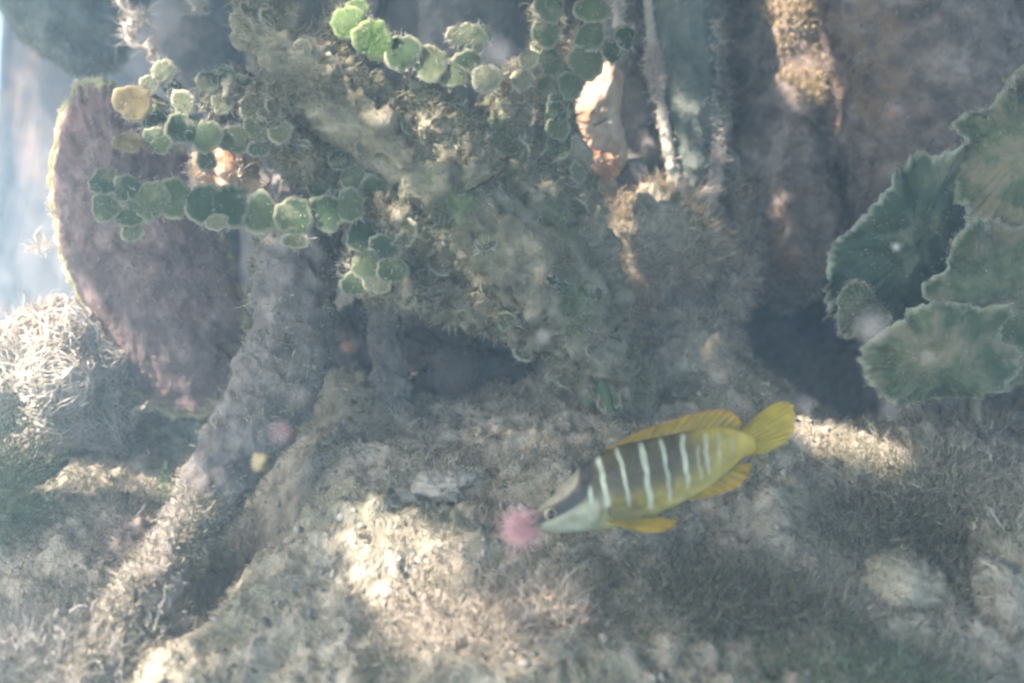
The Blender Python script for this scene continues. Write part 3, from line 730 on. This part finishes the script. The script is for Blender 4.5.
# silted knob left of the bush
Kb = thing('disc_algae', 'grey green silted knob of discs between the yellow disc and the big bush', 'algae', at(285,110,3.62))
kv, kn = stalk(Kb, [(200,88,3.55,6),(214,92,3.55,18),(236,96,3.55,24),(258,104,3.6,20),(290,112,3.65,18)], seed=6, amp=.5, n=60, m=40)
fuzz_on(Kb, kv, kn, 1100, .03, 'fuzz_grey')
for x, y in [(208,82),(226,78),(244,86),(262,92),(250,108),(222,104),(268,112)]: segment(Kb, x, y, 3.47+random.uniform(-.02,.02), 24, 22, random.choice(['seg_pale','seg']))

# the big silted bush
Bu = thing('disc_algae_bush', 'big tan silted bush of disc algae leaning up left from the slope', 'algae', at(636,430,3.85))
branches = [
 [(645,440,3.85,24),(626,400,3.8,32),(588,345,3.72,46),(540,280,3.62,50),(480,210,3.55,46),(420,160,3.5,42),(350,110,3.46,38),(300,60,3.45,34),(262,20,3.45,28),(240,-20,3.45,20)],
 [(632,420,3.86,18),(608,350,3.82,30),(588,270,3.8,34),(566,190,3.8,30),(552,120,3.8,22),(548,60,3.8,16),(546,-20,3.8,12)],
 [(628,410,3.82,14),(580,368,3.74,18),(520,330,3.64,20),(460,305,3.56,20),(410,285,3.5,22),(365,268,3.48,18),(348,262,3.48,8)],
 [(600,360,3.7,20),(540,300,3.62,30),(480,262,3.56,30),(420,236,3.52,28),(380,222,3.5,22),(352,212,3.5,12)],
 [(560,260,3.7,26),(520,190,3.64,30),(500,140,3.62,26),(515,90,3.62,16),(522,62,3.62,8)],
 [(480,190,3.5,26),(440,130,3.5,26),(425,90,3.5,18),(440,60,3.5,10)],
 [(350,110,3.46,30),(330,60,3.46,26),(345,20,3.46,14),(345,-20,3.46,10)],
 [(566,240,3.74,18),(552,180,3.72,14),(550,130,3.72,10),(566,75,3.72,6),(584,35,3.72,5),(590,-20,3.72,5)],
 [(300,80,3.46,24),(275,110,3.5,24),(290,150,3.52,22),(320,170,3.52,18),(345,190,3.54,10)],
]
bvs, bns = [], []
for k, b in enumerate(branches):
    V, F, Nn = tube(pxpath(b), n=110, m=60, amp=.34, seed=110+k*3)
    nb = len(Nn); 
    V[:nb] += Nn*(.026*fbm(V[:nb], 14, 3, .65, 130+k)-.018*np.abs(fbm(V[:nb], 24, 2, .6, 150+k)))[:,None]
    br = part('branch', V, F, M['sediment'], Bu); bvs.append(V[:nb]); bns.append(Nn)
bv = np.vstack(bvs); bn = np.vstack(bns)
fuzz_on(Bu, bv, bn, 52000, .030, 'bush_fuzz', floor=.5, width=(.0018,.0045), clumpy=8)
fuzz_on(Bu, bv, bn, 12000, .024, 'bush_fuzz', width=(.0018,.0045), clumpy=8, seed=9, name='tan_fuzz')
fac = (bn@CF < -.15); sgx, sgy, sgd = pxof(bv)
cand = np.where(fac & (sgy > -15) & (sgx > 235))[0]
gr = fbm(bv[cand], 3.0, 2, .5, 77)
for i in rng.choice(cand, 130, replace=False):
    g = float(fbm(bv[i][None], 3.0, 2, .5, 77)[0])
    low = smooth(240, 420, sgy[i])
    mt = 'seg' if g > .38+.3*low else 'seg_pale'
    s_ = random.uniform(15, 26)
    p = bv[i]+bn[i]*.004; x, y, d = pxof(p[None])
    segment(Bu, float(x[0]), float(y[0]), float(d[0]), s_, s_*random.uniform(.7,1.1), mt, lean_=.9)
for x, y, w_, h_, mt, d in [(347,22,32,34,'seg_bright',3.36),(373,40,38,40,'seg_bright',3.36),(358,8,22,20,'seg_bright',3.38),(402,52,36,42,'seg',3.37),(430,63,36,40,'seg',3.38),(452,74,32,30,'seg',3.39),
        (470,38,32,30,'seg',3.4),(456,36,20,20,'seg_pale',3.4),(484,34,20,20,'seg',3.4),(466,66,34,32,'seg',3.4),(486,78,30,30,'seg_pale',3.41),(312,48,26,24,'seg',3.4),(290,50,26,24,'seg_pale',3.4),(335,62,28,26,'seg_pale',3.4),
        (528,60,20,22,'seg_pale',3.5),(522,80,24,24,'seg_pale',3.5),
        (549,8,30,28,'seg',3.6),(546,34,28,30,'seg',3.6),(550,62,28,30,'seg',3.6),(548,90,28,28,'seg',3.6),(556,116,26,28,'seg',3.6),(560,145,26,28,'seg',3.62),
        (592,10,36,30,'seg',3.58),(590,36,34,34,'seg',3.58),(586,62,36,36,'seg',3.58),(570,86,26,28,'seg',3.58),(625,38,24,24,'seg',3.58),(612,52,26,24,'seg',3.58),(560,104,26,26,'seg',3.6),(558,128,24,26,'seg',3.6),
        (362,236,34,34,'seg',3.4),(384,250,34,32,'seg',3.4),(366,264,34,32,'seg',3.4),(392,270,30,28,'seg',3.4),(354,284,28,26,'seg',3.41),(404,232,30,28,'seg_pale',3.41),(378,282,28,24,'seg_pale',3.4),
        (352,178,26,26,'seg',3.46),(374,190,28,28,'seg',3.46),(392,205,28,28,'seg',3.46),(340,160,22,22,'seg',3.46),(318,188,24,20,'seg',3.48),(412,200,28,26,'seg',3.46),(428,216,26,26,'seg',3.46),(336,200,22,20,'seg',3.44)]:
    segment(Bu, x, y, d, w_, h_, mt)

for t_ in (A, Bc, Kb, Bu): disc_fringe(t_)
# dark green leaf fragment leaning at the bush foot
V, F, Nn = tube([(*at(601,380,3.62), .012), (*at(606,395,3.6), .018), (*at(612,412,3.58), .016)], n=24, m=12, amp=.15, seed=5, flat=.4)
single('leaf_fragment', 'small dark green leaf fragment standing at the foot of the bush', 'leaf', V, F, M['stick'])

# ------------------------------------------------------------------ fish
FD = 2.9
TB = [(0,526,519.5,526,527),(.05,537,509.5,541,530.5),(.12,553,496,561,532.5),(.20,569,478.5,582,531.5),(.30,588,461,606,528.5),(.42,613,447,632,523),(.55,642,440,660,513.5),
      (.68,672,434,686,501),(.80,700,429,711,487),(.90,724,428,731,473),(.96,740,431,745,461),(1.0,757,438,761,452)]
tb = np.array(TB, float)
def fish_prof(t):
    u = np.interp(t, tb[:,0], np.arange(len(tb)))
    C = catmull(tb[:,1:], 1200); return np.stack([np.interp(u, np.linspace(0, len(tb)-1, 1200), C[:,k]) for k in range(4)], -1)
def bendF(px): return .10*np.clip((px-640)/160.0, 0, 2)**2       # the tail swings away from the lens
def fp(px, py, off=0.0):
    px = np.asarray(px, float); py = np.asarray(py, float)
    s = FD/KPX
    return at(660, 475, FD) + ((px-660)*s)[...,None]*CR - ((py-475)*s)[...,None]*CU + (bendF(px)+off)[...,None]*CF
nt_, na = 200, 96
tt = np.linspace(0, 1, nt_); pr = fish_prof(tt)
top, bot = pr[:, :2], pr[:, 2:]
mid = (top+bot)/2; hv = (top-bot)/2; hh = np.linalg.norm(hv, axis=1)
thk = np.interp(tt, [0,.04,.12,.25,.4,.6,.8,.92,1], [2.5,8,13,18.5,19,15,9,5,3])*FD/KPX
th = np.linspace(0, 2*math.pi, na, endpoint=False)
cs, sn = np.cos(th), np.sin(th)
VX = mid[:,None,0]+hv[:,None,0]*cs; VY = mid[:,None,1]+hv[:,None,1]*cs
W_ = np.sign(sn)*np.abs(sn)**1.05
V = fp(VX, VY, -thk[:,None]*W_)
tg = np.repeat(tt, na); vg = np.tile(cs, nt_); pxg, pyg = VX.ravel(), VY.ravel()
def mixc(a, b, f): f = np.asarray(f)[:,None]; return a*(1-f)+b*f
def c3(*c): return np.array(c, float)[None]
col = np.repeat(c3(.075,.058,.024), len(tg), 0)
col = mixc(col, c3(.32,.255,.05), smooth(.15, -.55, vg))
col = mixc(col, c3(.44,.39,.13), smooth(-.5, -1, vg))
col = mixc(col, c3(.50,.37,.04), smooth(.70, .95, tg+.05*vg))
nz = fbm(V.reshape(-1,3), 22, 3, .6, 200)
wob = .006*fbm(np.c_[vg*2, tg*0, tg*9], 1.5, 2, .5, 201)
for tc_, wd, lo, hi, op in [(.268,.009,-.2,.95,1),(.335,.011,-.72,.95,1),(.425,.009,-.75,.95,.95),(.525,.011,-.78,.95,1),(.615,.009,-.75,.95,.95),(.705,.0105,-.6,.95,.95),(.765,.006,-.6,.5,.55),(.805,.009,-.6,.8,.75),(.865,.009,-.5,.8,.5),(.92,.009,-.4,.6,.25)]:
    k = smooth(wd*1.5, wd*.6, np.abs(tg+wob-tc_-.012*vg))*smooth(lo-.2, lo+.25, vg)*smooth(hi+.08, hi-.1, vg)*op
    col = mixc(col, c3(.50,.54,.38), k)
# head: tan forehead, mint cheek, dark eye band
head = smooth(.30, .255, tg+.02*vg)
band = np.array([(527,523),(538,518),(550,511.5),(562,505),(573,497),(581,487),(585,474),(587,458)], float)
bnd = catmull(band, 120)
db = np.sqrt(((pxg[:,None]-bnd[None,:,0])**2+(pyg[:,None]-bnd[None,:,1])**2)); bi = db.argmin(1); db = db.min(1)
above = ((pxg-bnd[bi,0])*(-.6)+(pyg-bnd[bi,1])*(-.8)) > 0
cheek = np.where(above, 0, 1)*smooth(.40, .27, tg-.06*vg)*np.where(tg < .17, 1, np.maximum(smooth(.25, -.25, vg), smooth(.24, .17, tg)))
col = mixc(col, c3(.33,.285,.18), head*np.where(above, 1, 0)*smooth(3, 8, db))
col = mixc(col, c3(.40,.42,.29), cheek*smooth(2, 6, db))
bw = np.interp(bnd[bi,0], [527,550,575,587], [3.0,4.8,5.8,5.0])
col = mixc(col, c3(.018,.015,.011), smooth(bw+2.5, bw-1, db))
col = mixc(col, c3(.5,.2,.17), smooth(12, 2, np.hypot(pxg-527, pyg-524))*.6)
gl = smooth(3.0, .8, np.abs(np.hypot(pxg-562, (pyg-508)*1.05)-38))*(pxg > 575)*smooth(-.95, -.7, vg)*smooth(.2, -.05, vg)
col = col*(1-.35*gl)[:,None]
col = np.clip(col*.62*(1+.25*nz[:,None]), 0.006, 1)
F = grid_faces(nt_, na, True)
nV = nt_*na
V = np.vstack([V.reshape(-1,3), fp(mid[0,0]-1, mid[0,1]), fp(mid[-1,0]+1, mid[-1,1])])
j = np.arange(na)
Fs = [F, np.c_[(j+1)%na, j, np.full(na, nV)], np.c_[(nt_-1)*na+j, (nt_-1)*na+(j+1)%na, np.full(na, nV+1)]]
col = np.vstack([col, c3(.3,.15,.12), c3(.4,.31,.06)])
fish = thing('fish', 'yellow finned snapper with pale bars and a dark eye stripe', 'fish', at(655,540,FD))
part('body', V, Fs, M['fish'], fish, col=col)
def fin(name, base, outer, c0, c1, edgec, off=0.0, lean=0.0, rays=14, nu=64, nv=14, seed=0, thick=.004):
    B = catmull(base, nu); O = catmull(outer, nu)
    u = np.linspace(0, 1, nu); v = np.linspace(0, 1, nv)
    # scalloped outer margin between the rays
    O = O + (O-B)*(.035*np.abs(np.sin(u*math.pi*rays))[:,None]-.02)
    XY = B[:,None]*(1-v)[None,:,None]+O[:,None]*v[None,:,None]
    ridge = .0025*np.cos(u*2*math.pi*rays)[:,None]*np.ones(nv) + .018*np.sin(u*5+seed)[:,None]*v[None]**2
    P0 = fp(XY[...,0], XY[...,1], off+lean*v[None]+ridge-thick*.5); P1 = fp(XY[...,0], XY[...,1], off+lean*v[None]+ridge+thick*.5)
    n = nu*nv; g = grid_faces(nu, nv)
    loop = np.r_[np.arange(nv), (np.arange(1, nu))*nv+nv-1, (nu-1)*nv+np.arange(nv-2, -1, -1), np.arange(nu-2, 0, -1)*nv]
    nx = np.roll(loop, -1)
    F = np.vstack([g, g[:, ::-1]+n, np.c_[loop, loop+n, nx+n, nx]])
    vv = np.repeat(v[None], nu, 0).ravel(); uu = np.repeat(u[:,None], nv, 1).ravel()
    c = mixc(np.repeat(c3(*c0), n, 0), c3(*c1), vv); c = mixc(c, c3(*edgec), smooth(.80, 1.0, vv))
    c = c*(1-.12*(.5+.5*np.cos(uu*2*math.pi*rays)))[:,None]
    c = c*.72*(1+.2*fbm(P0.reshape(-1,3), 25, 3, .6, seed+40))[:,None]
    return part(name, np.vstack([P0.reshape(-1,3), P1.reshape(-1,3)]), F, M['fin'], fish, col=np.vstack([c, c]))
fin('dorsal_fin', [(604,453),(640,443),(672,437),(704,432),(738,432)], [(607,448),(640,432),(670,422),(704,412),(730,411),(745,424)], (.34,.24,.035), (.56,.40,.045), (.60,.28,.04), rays=15)
dorsal = bpy.data.objects['dorsal_fin']
bB = catmull([(604,453),(640,443),(672,437),(704,432),(738,432)], 64); bO = catmull([(607,448),(640,432),(670,422),(704,412),(730,411),(745,424)], 64)
for q in range(10):
    i_ = 2+q*5; b0, b1 = bB[i_], bO[min(i_+3, 63)]; b1 = b0+(b1-b0)*1.06
    sv, sf, _ = tube([(*fp(b0[0], b0[1], 0.0), .0042), (*fp((b0[0]+b1[0])/2, (b0[1]+b1[1])/2, -.001), .0032), (*fp(b1[0], b1[1], 0.0), .0012)], n=10, m=6, amp=.05)
    part('spine', sv, sf, M['fin'], dorsal, col=np.repeat(c3(.30,.21,.04), len(sv), 0))
fin('tail_fin', [(741,434),(742,441),(743,449),(746,457)], [(764,417),(782,405),(800,406),(802,428),(794,445),(772,457)], (.52,.38,.035), (.74,.56,.06), (.66,.46,.06), rays=13, seed=2, off=.0)
fin('anal_fin', [(684,500),(704,490),(724,478),(740,466)], [(692,502),(716,497),(742,486),(756,465)], (.42,.31,.04), (.60,.38,.03), (.62,.34,.03), rays=8, seed=1)
fin('pelvic_fin', [(604,519),(612,517),(620,516),(628,515)], [(634,527),(652,527),(668,524),(674,517)], (.50,.38,.06), (.70,.47,.05), (.74,.48,.06), off=-.045, lean=-.02, rays=6, seed=3)
fin('pelvic_fin', [(606,520),(614,518),(622,517),(630,516)], [(636,529),(650,530),(664,528),(670,522)], (.48,.36,.06), (.60,.42,.05), (.62,.42,.06), off=.045, lean=.02, rays=6, seed=4)
fin('pectoral_fin', [(606,504),(606,507),(606,510),(607,513)], [(628,501),(641,507),(636,514),(620,517)], (.36,.33,.15), (.33,.29,.11), (.34,.29,.10), off=-.068, lean=-.02, rays=9, seed=5, thick=.002)
# eye: gold ring with a dark pupil
ex, ey = 550, 512
def eyeball(cx, cy, r, off, bulge, colf, name, parent, n=20, m=36):
    u = np.linspace(0, 1, n); a = np.linspace(0, 2*math.pi, m, endpoint=False)
    X = cx+r*np.outer(u, np.cos(a)); Y = cy+r*np.outer(u, np.sin(a))
    z = off-bulge*np.sqrt(np.clip(1-u**2, 0, 1))[:,None]*np.ones(m)
    V = fp(X, Y, z); g = grid_faces(n, m, True)
    c = colf(np.repeat(u, m))
    return part(name, V.reshape(-1,3), g, M['eye'], parent, col=c)
tE = float(np.interp(ex, mid[:,0], tt)); offE = -float(np.interp(tE, tt, thk))
for sgn in (1, -1):
    eyeb = eyeball(ex, ey, 6.9, sgn*(offE*.86), sgn*.020, lambda u: mixc(mixc(np.repeat(c3(.34,.29,.15), len(u), 0), c3(.08,.06,.04), smooth(.80,1,u)), c3(.02,.02,.02), smooth(.66,.56,u)), 'eye', fish)
    eyeball(ex, ey, 4.3, sgn*(offE*.86-.0165), sgn*.007, lambda u: np.repeat(c3(.008,.008,.010), len(u), 0), 'pupil', eyeb, n=12, m=24)
mouth = tube([(*fp(526,524.5,-.006), .0035), (*fp(533,525,-.024), .0035), (*fp(541,524,-.036), .003)], n=20, m=8, amp=.1)
part('mouth', mouth[0], mouth[1], M['bark'], fish)

# pink puff at the snout
r2 = np.random.default_rng(3)
pc = fp(521, 528); n = 4200
D = r2.normal(0, 1, (n,3)); D /= np.linalg.norm(D, axis=1, keepdims=True)
pv, pf = strands(pc+D*r2.uniform(0, .036, (n,1)), D, np.clip(r2.exponential(.026, n), .004, .07)+.008, r2.uniform(.0005,.0012, n), curl=1.4, seg=2, r=r2)
pk = thing('pink_polyp', 'fuzzy pink puff at the tip of the fish snout', 'polyp', pc)
part('tentacles', pv, pf, M['pink'], pk, kind='stuff')
V, F, D = lump(pc, (.016,.016,.016), .3, 9, 16, 20); part('core', V, F, M['pink'], pk)

# ------------------------------------------------------------------ floating specks of silt
specks = [(500,53,1.15,5.0,'large pale floating speck over the top of the silted bush'),(298,396,1.35,3.4,'pale floating speck on the long grey root'),(281,432,1.3,3.4,'pinkish floating speck just below the pale one on the root'),
          (262,463,2.5,6.4,'yellowish floating flake over the dark pocket right of the root'),(165,16,1.05,4.6,'faint floating speck beside the white frilly strand'),(872,326,1.1,6.0,'large pale floating speck over the teal fan'),
          (348,347,1.9,2.2,'tiny orange floating speck in the dark gap right of the root'),(543,337,1.7,2.4,'faint floating speck at the middle of the bush'),(890,410,1.4,3.0,'dim floating speck over the dark hollow'),
          (806,404,1.5,2.4,'dim floating speck behind the fish tail'),(896,247,2.4,2.0,'small white floating chip on the teal fan'),(640,170,1.6,2.0,'tiny white floating chip beside the bush'),(928,357,1.6,2.2,'tiny pale floating chip on the olive fan')]
for k, (x, y, d, r_, lb) in enumerate(specks):
    V, F, D = lump(at(x, y, d), np.array([1,1,1.1])*r_*1.45*d/KPX, .35, 300+k, 12, 16)
    single('silt_speck', lb, 'speck', V, F, M['flake' if 'flake' in lb else 'orange' if 'orange' in lb else 'pink' if 'pinkish' in lb else 'speck'], 'floating silt specks')

# ------------------------------------------------------------------ unseen mangrove overhead, added to block sun; leaf gaps aimed at the flecks
flecks = [(20,410,3.8,40),(75,360,3.75,42),(105,410,3.95,26),(20,350,3.78,40),(228,168,3.68,26),(272,175,3.57,13),(345,262,3.42,12),(588,100,4.22,24),(590,132,4.2,22),(606,82,4.24,15),(610,115,4.2,14),
 (788,12,4.63,20),(797,45,4.66,22),(808,80,4.64,16),(718,140,4.37,6),(705,198,4.46,11),(744,296,4.4,18),(730,270,4.32,14),(690,328,4.1,24),(645,228,4.12,30),(690,255,4.2,20),(662,270,4.1,16),(660,345,4.1,16),
 (820,432,3.64,18),(850,445,3.55,18),(880,455,3.48,12),(365,512,3.14,18),(386,540,3.07,24),(400,575,3.02,21),(414,612,2.85,24),(435,642,2.77,16),(475,622,2.77,15),(500,650,2.71,12),
 (172,490,3.27,20),(178,515,3.15,18),(163,545,3.07,20),(147,575,2.97,20),(127,602,2.89,20),(110,632,2.81,22),(92,662,2.73,24),(78,692,2.6,24),(170,668,2.71,12),
 (20,650,2.79,12),(55,130,3.98,9),(48,180,4.01,9),(48,220,4.04,9),(58,260,4.04,9),(78,305,3.93,9),(122,20,4.22,9),(140,45,4.2,9),(347,22,3.35,11),(373,40,3.35,12),(133,103,3.38,6),(650,382,4.0,18),(700,368,4.05,9),(590,402,3.85,9),
 (555,605,2.78,6)]
fl = np.array([at(*f[:3]) for f in flecks]); fr = np.array([f[3]*f[2]/KPX*1.12 for f in flecks])
r3 = np.random.default_rng(19)
E1 = np.cross(SUN, [0, 0, 1]); E1 /= np.linalg.norm(E1); E2 = np.cross(SUN, E1)
def pl(P): P = np.atleast_2d(P); return np.c_[P@E1, P@E2]
fl2 = pl(fl)
leaf_u = np.array([(-.5,0),(-.3,.17),(0,.24),(.3,.17),(.5,0),(.3,-.17),(0,-.24),(-.3,-.17)])
CELL = .05; G0 = np.array([-9.0, -9.0]); NG = 360
cover = np.zeros((NG, NG), bool)
cg = G0 + (np.stack(np.meshgrid(np.arange(NG), np.arange(NG), indexing='ij'), -1)+.5)*CELL
LV, LF = [], []
def add_leaf(c, sz):
    ax_ = r3.normal(0, 1, 3); ax_[2] *= .3; ax_ /= np.linalg.norm(ax_)
    nn = np.array([r3.normal(0,.3), r3.normal(0,.3), 1])+SUN*.5; nn -= ax_*(nn@ax_); nn /= np.linalg.norm(nn); sd = np.cross(nn, ax_)
    v = c+sz*(leaf_u[:,:1]*ax_+leaf_u[:,1:]*sd)+nn*(-.06*sz*(leaf_u[:,:1]*2)**2)
    b = len(LV)*16; LV.append(np.vstack([v, v+nn*.012]))
    fs = [[0,1,2,7],[7,2,3,6],[6,3,4,5]]
    LF.extend([[b+x for x in f] for f in fs]+[[b+8+x for x in f[::-1]] for f in fs]+[[b+i, b+(i+1)%8, b+8+(i+1)%8, b+8+i] for i in range(8)])
    p = pl(c)[0]; a2 = pl(ax_)[0]*sz*.5; b2 = pl(sd)[0]*sz*.24
    det = a2[0]*b2[1]-a2[1]*b2[0]
    if abs(det) < 1e-5: return
    lo = np.clip(((p-sz*.5-G0)/CELL).astype(int), 0, NG-1); hi = np.clip(((p+sz*.5-G0)/CELL).astype(int)+2, 1, NG)
    q = cg[lo[0]:hi[0], lo[1]:hi[1]]-p
    al = (q[...,0]*b2[1]-q[...,1]*b2[0])/det; be = (a2[0]*q[...,1]-a2[1]*q[...,0])/det
    cover[lo[0]:hi[0], lo[1]:hi[1]] |= (al**2+be**2) < .8
def room(c): return float((np.linalg.norm(fl2-pl(c), axis=1)-fr).min())
for gx in np.arange(-8.5, 4.5, .42):
    for gy in np.arange(-1.5, 9.5, .42):
        for lay in range(2):
            c = np.array([gx+r3.uniform(-.25,.25), gy+r3.uniform(-.25,.25), 4.2+lay*.5+r3.uniform(-.2,.2)])
            g0 = c - SUN*((c[2]-1.2)/SUN[2]); q = g0-CAM; dd = q@CF      # where its shadow falls
            if dd > .3:
                if 512+KPX*q[0]/dd < 45: continue
            elif g0[0] < -1.2: continue
            sz = min(r3.uniform(.75, 1.05), 2.1*room(c))
            if sz > .2: add_leaf(c, sz)
# close the remaining holes over the bank
nS = 160000
sp = np.array([at(x, y, d) for x, y, d in zip(r3.uniform(40, 1120, nS), r3.uniform(-40, 740, nS), r3.uniform(2.3, 6.3, nS))])
sp = sp[sp[:,2] > -.4]
ci = ((pl(sp)-G0)/CELL).astype(int); need = np.zeros((NG, NG), bool); ok_ = ((ci >= 0) & (ci < NG)).all(1); need[ci[ok_,0], ci[ok_,1]] = True
for i, j in r3.permutation(np.argwhere(need & ~cover)):
    if cover[i, j]: continue
    p = cg[i, j]; zt = r3.uniform(4.0, 4.9)
    b0 = E1*p[0]+E2*p[1]; c = b0+SUN*((zt-b0[2])/SUN[2])
    sz = min(r3.uniform(.6, .9), 2.1*room(c))
    if sz > .09: add_leaf(c, max(sz, .12))
tree = thing('shade_mangrove', 'unseen mangrove added overhead to shade the bank, leaf gaps placed for sun flecks', 'tree', (5.5,9.0,-1.0))
part('shade_crown', np.vstack(LV), np.array(LF), M['leaf'], tree, kind='stuff')
tv_, tf_, _ = tube([(5.5,9,-1.0,.5),(5.4,8.8,2,.42),(5.2,8.4,4.0,.36),(3.8,7.4,4.9,.26),(1.5,6.4,5.2,.18)], n=60, m=20, amp=.12, seed=3)
trunk = part('trunk', tv_, tf_, M['bark'], tree)
for k, (a, b_) in enumerate([((4.4,7.8,4.5),(-7.5,8.5,5.2)),((3.2,7.1,4.9),(-8,5.5,5.2)),((2.2,6.6,5.1),(-8,2.5,5.2)),((4.0,7.5,4.8),(-4,-.5,5.2)),((4.2,7.6,4.7),(2.5,-1,5.2))]):
    a, b_ = np.array(a), np.array(b_); mdl = (a+b_)/2+np.array([0,.2,.15])
    lv, lf, _ = tube([(*a,.12),(*mdl,.06),(*b_,.02)], n=40, m=10, amp=.1, seed=k)
    part('limb', lv, lf, M['bark'], trunk)

# ------------------------------------------------------------------ the water itself: even haze in a closed box
hv_ = np.array([(x, y, z) for x in (-62, 62) for y in (-62, 66) for z in (-4, 5.9)], float)
hf = np.array([(0,1,3,2),(4,6,7,5),(0,4,5,1),(2,3,7,6),(0,2,6,4),(1,5,7,3)])
hm = bpy.data.materials.new('water_haze'); hm.use_nodes = True
hm.node_tree.nodes.remove(hm.node_tree.nodes['Principled BSDF'])
pvn = hm.node_tree.nodes.new('ShaderNodeVolumePrincipled')
pvn.inputs['Color'].default_value = (.50,.755,.95,1); pvn.inputs['Density'].default_value = .046; pvn.inputs['Anisotropy'].default_value = .35
hm.node_tree.links.new(pvn.outputs[0], hm.node_tree.nodes['Material Output'].inputs['Volume'])
hz = link('haze', mesh_data('haze', hv_, hf, hm, sm=False)); hz['kind'] = 'stuff'
tag(hz, 'pale blue milky water filling the whole scene', 'water')
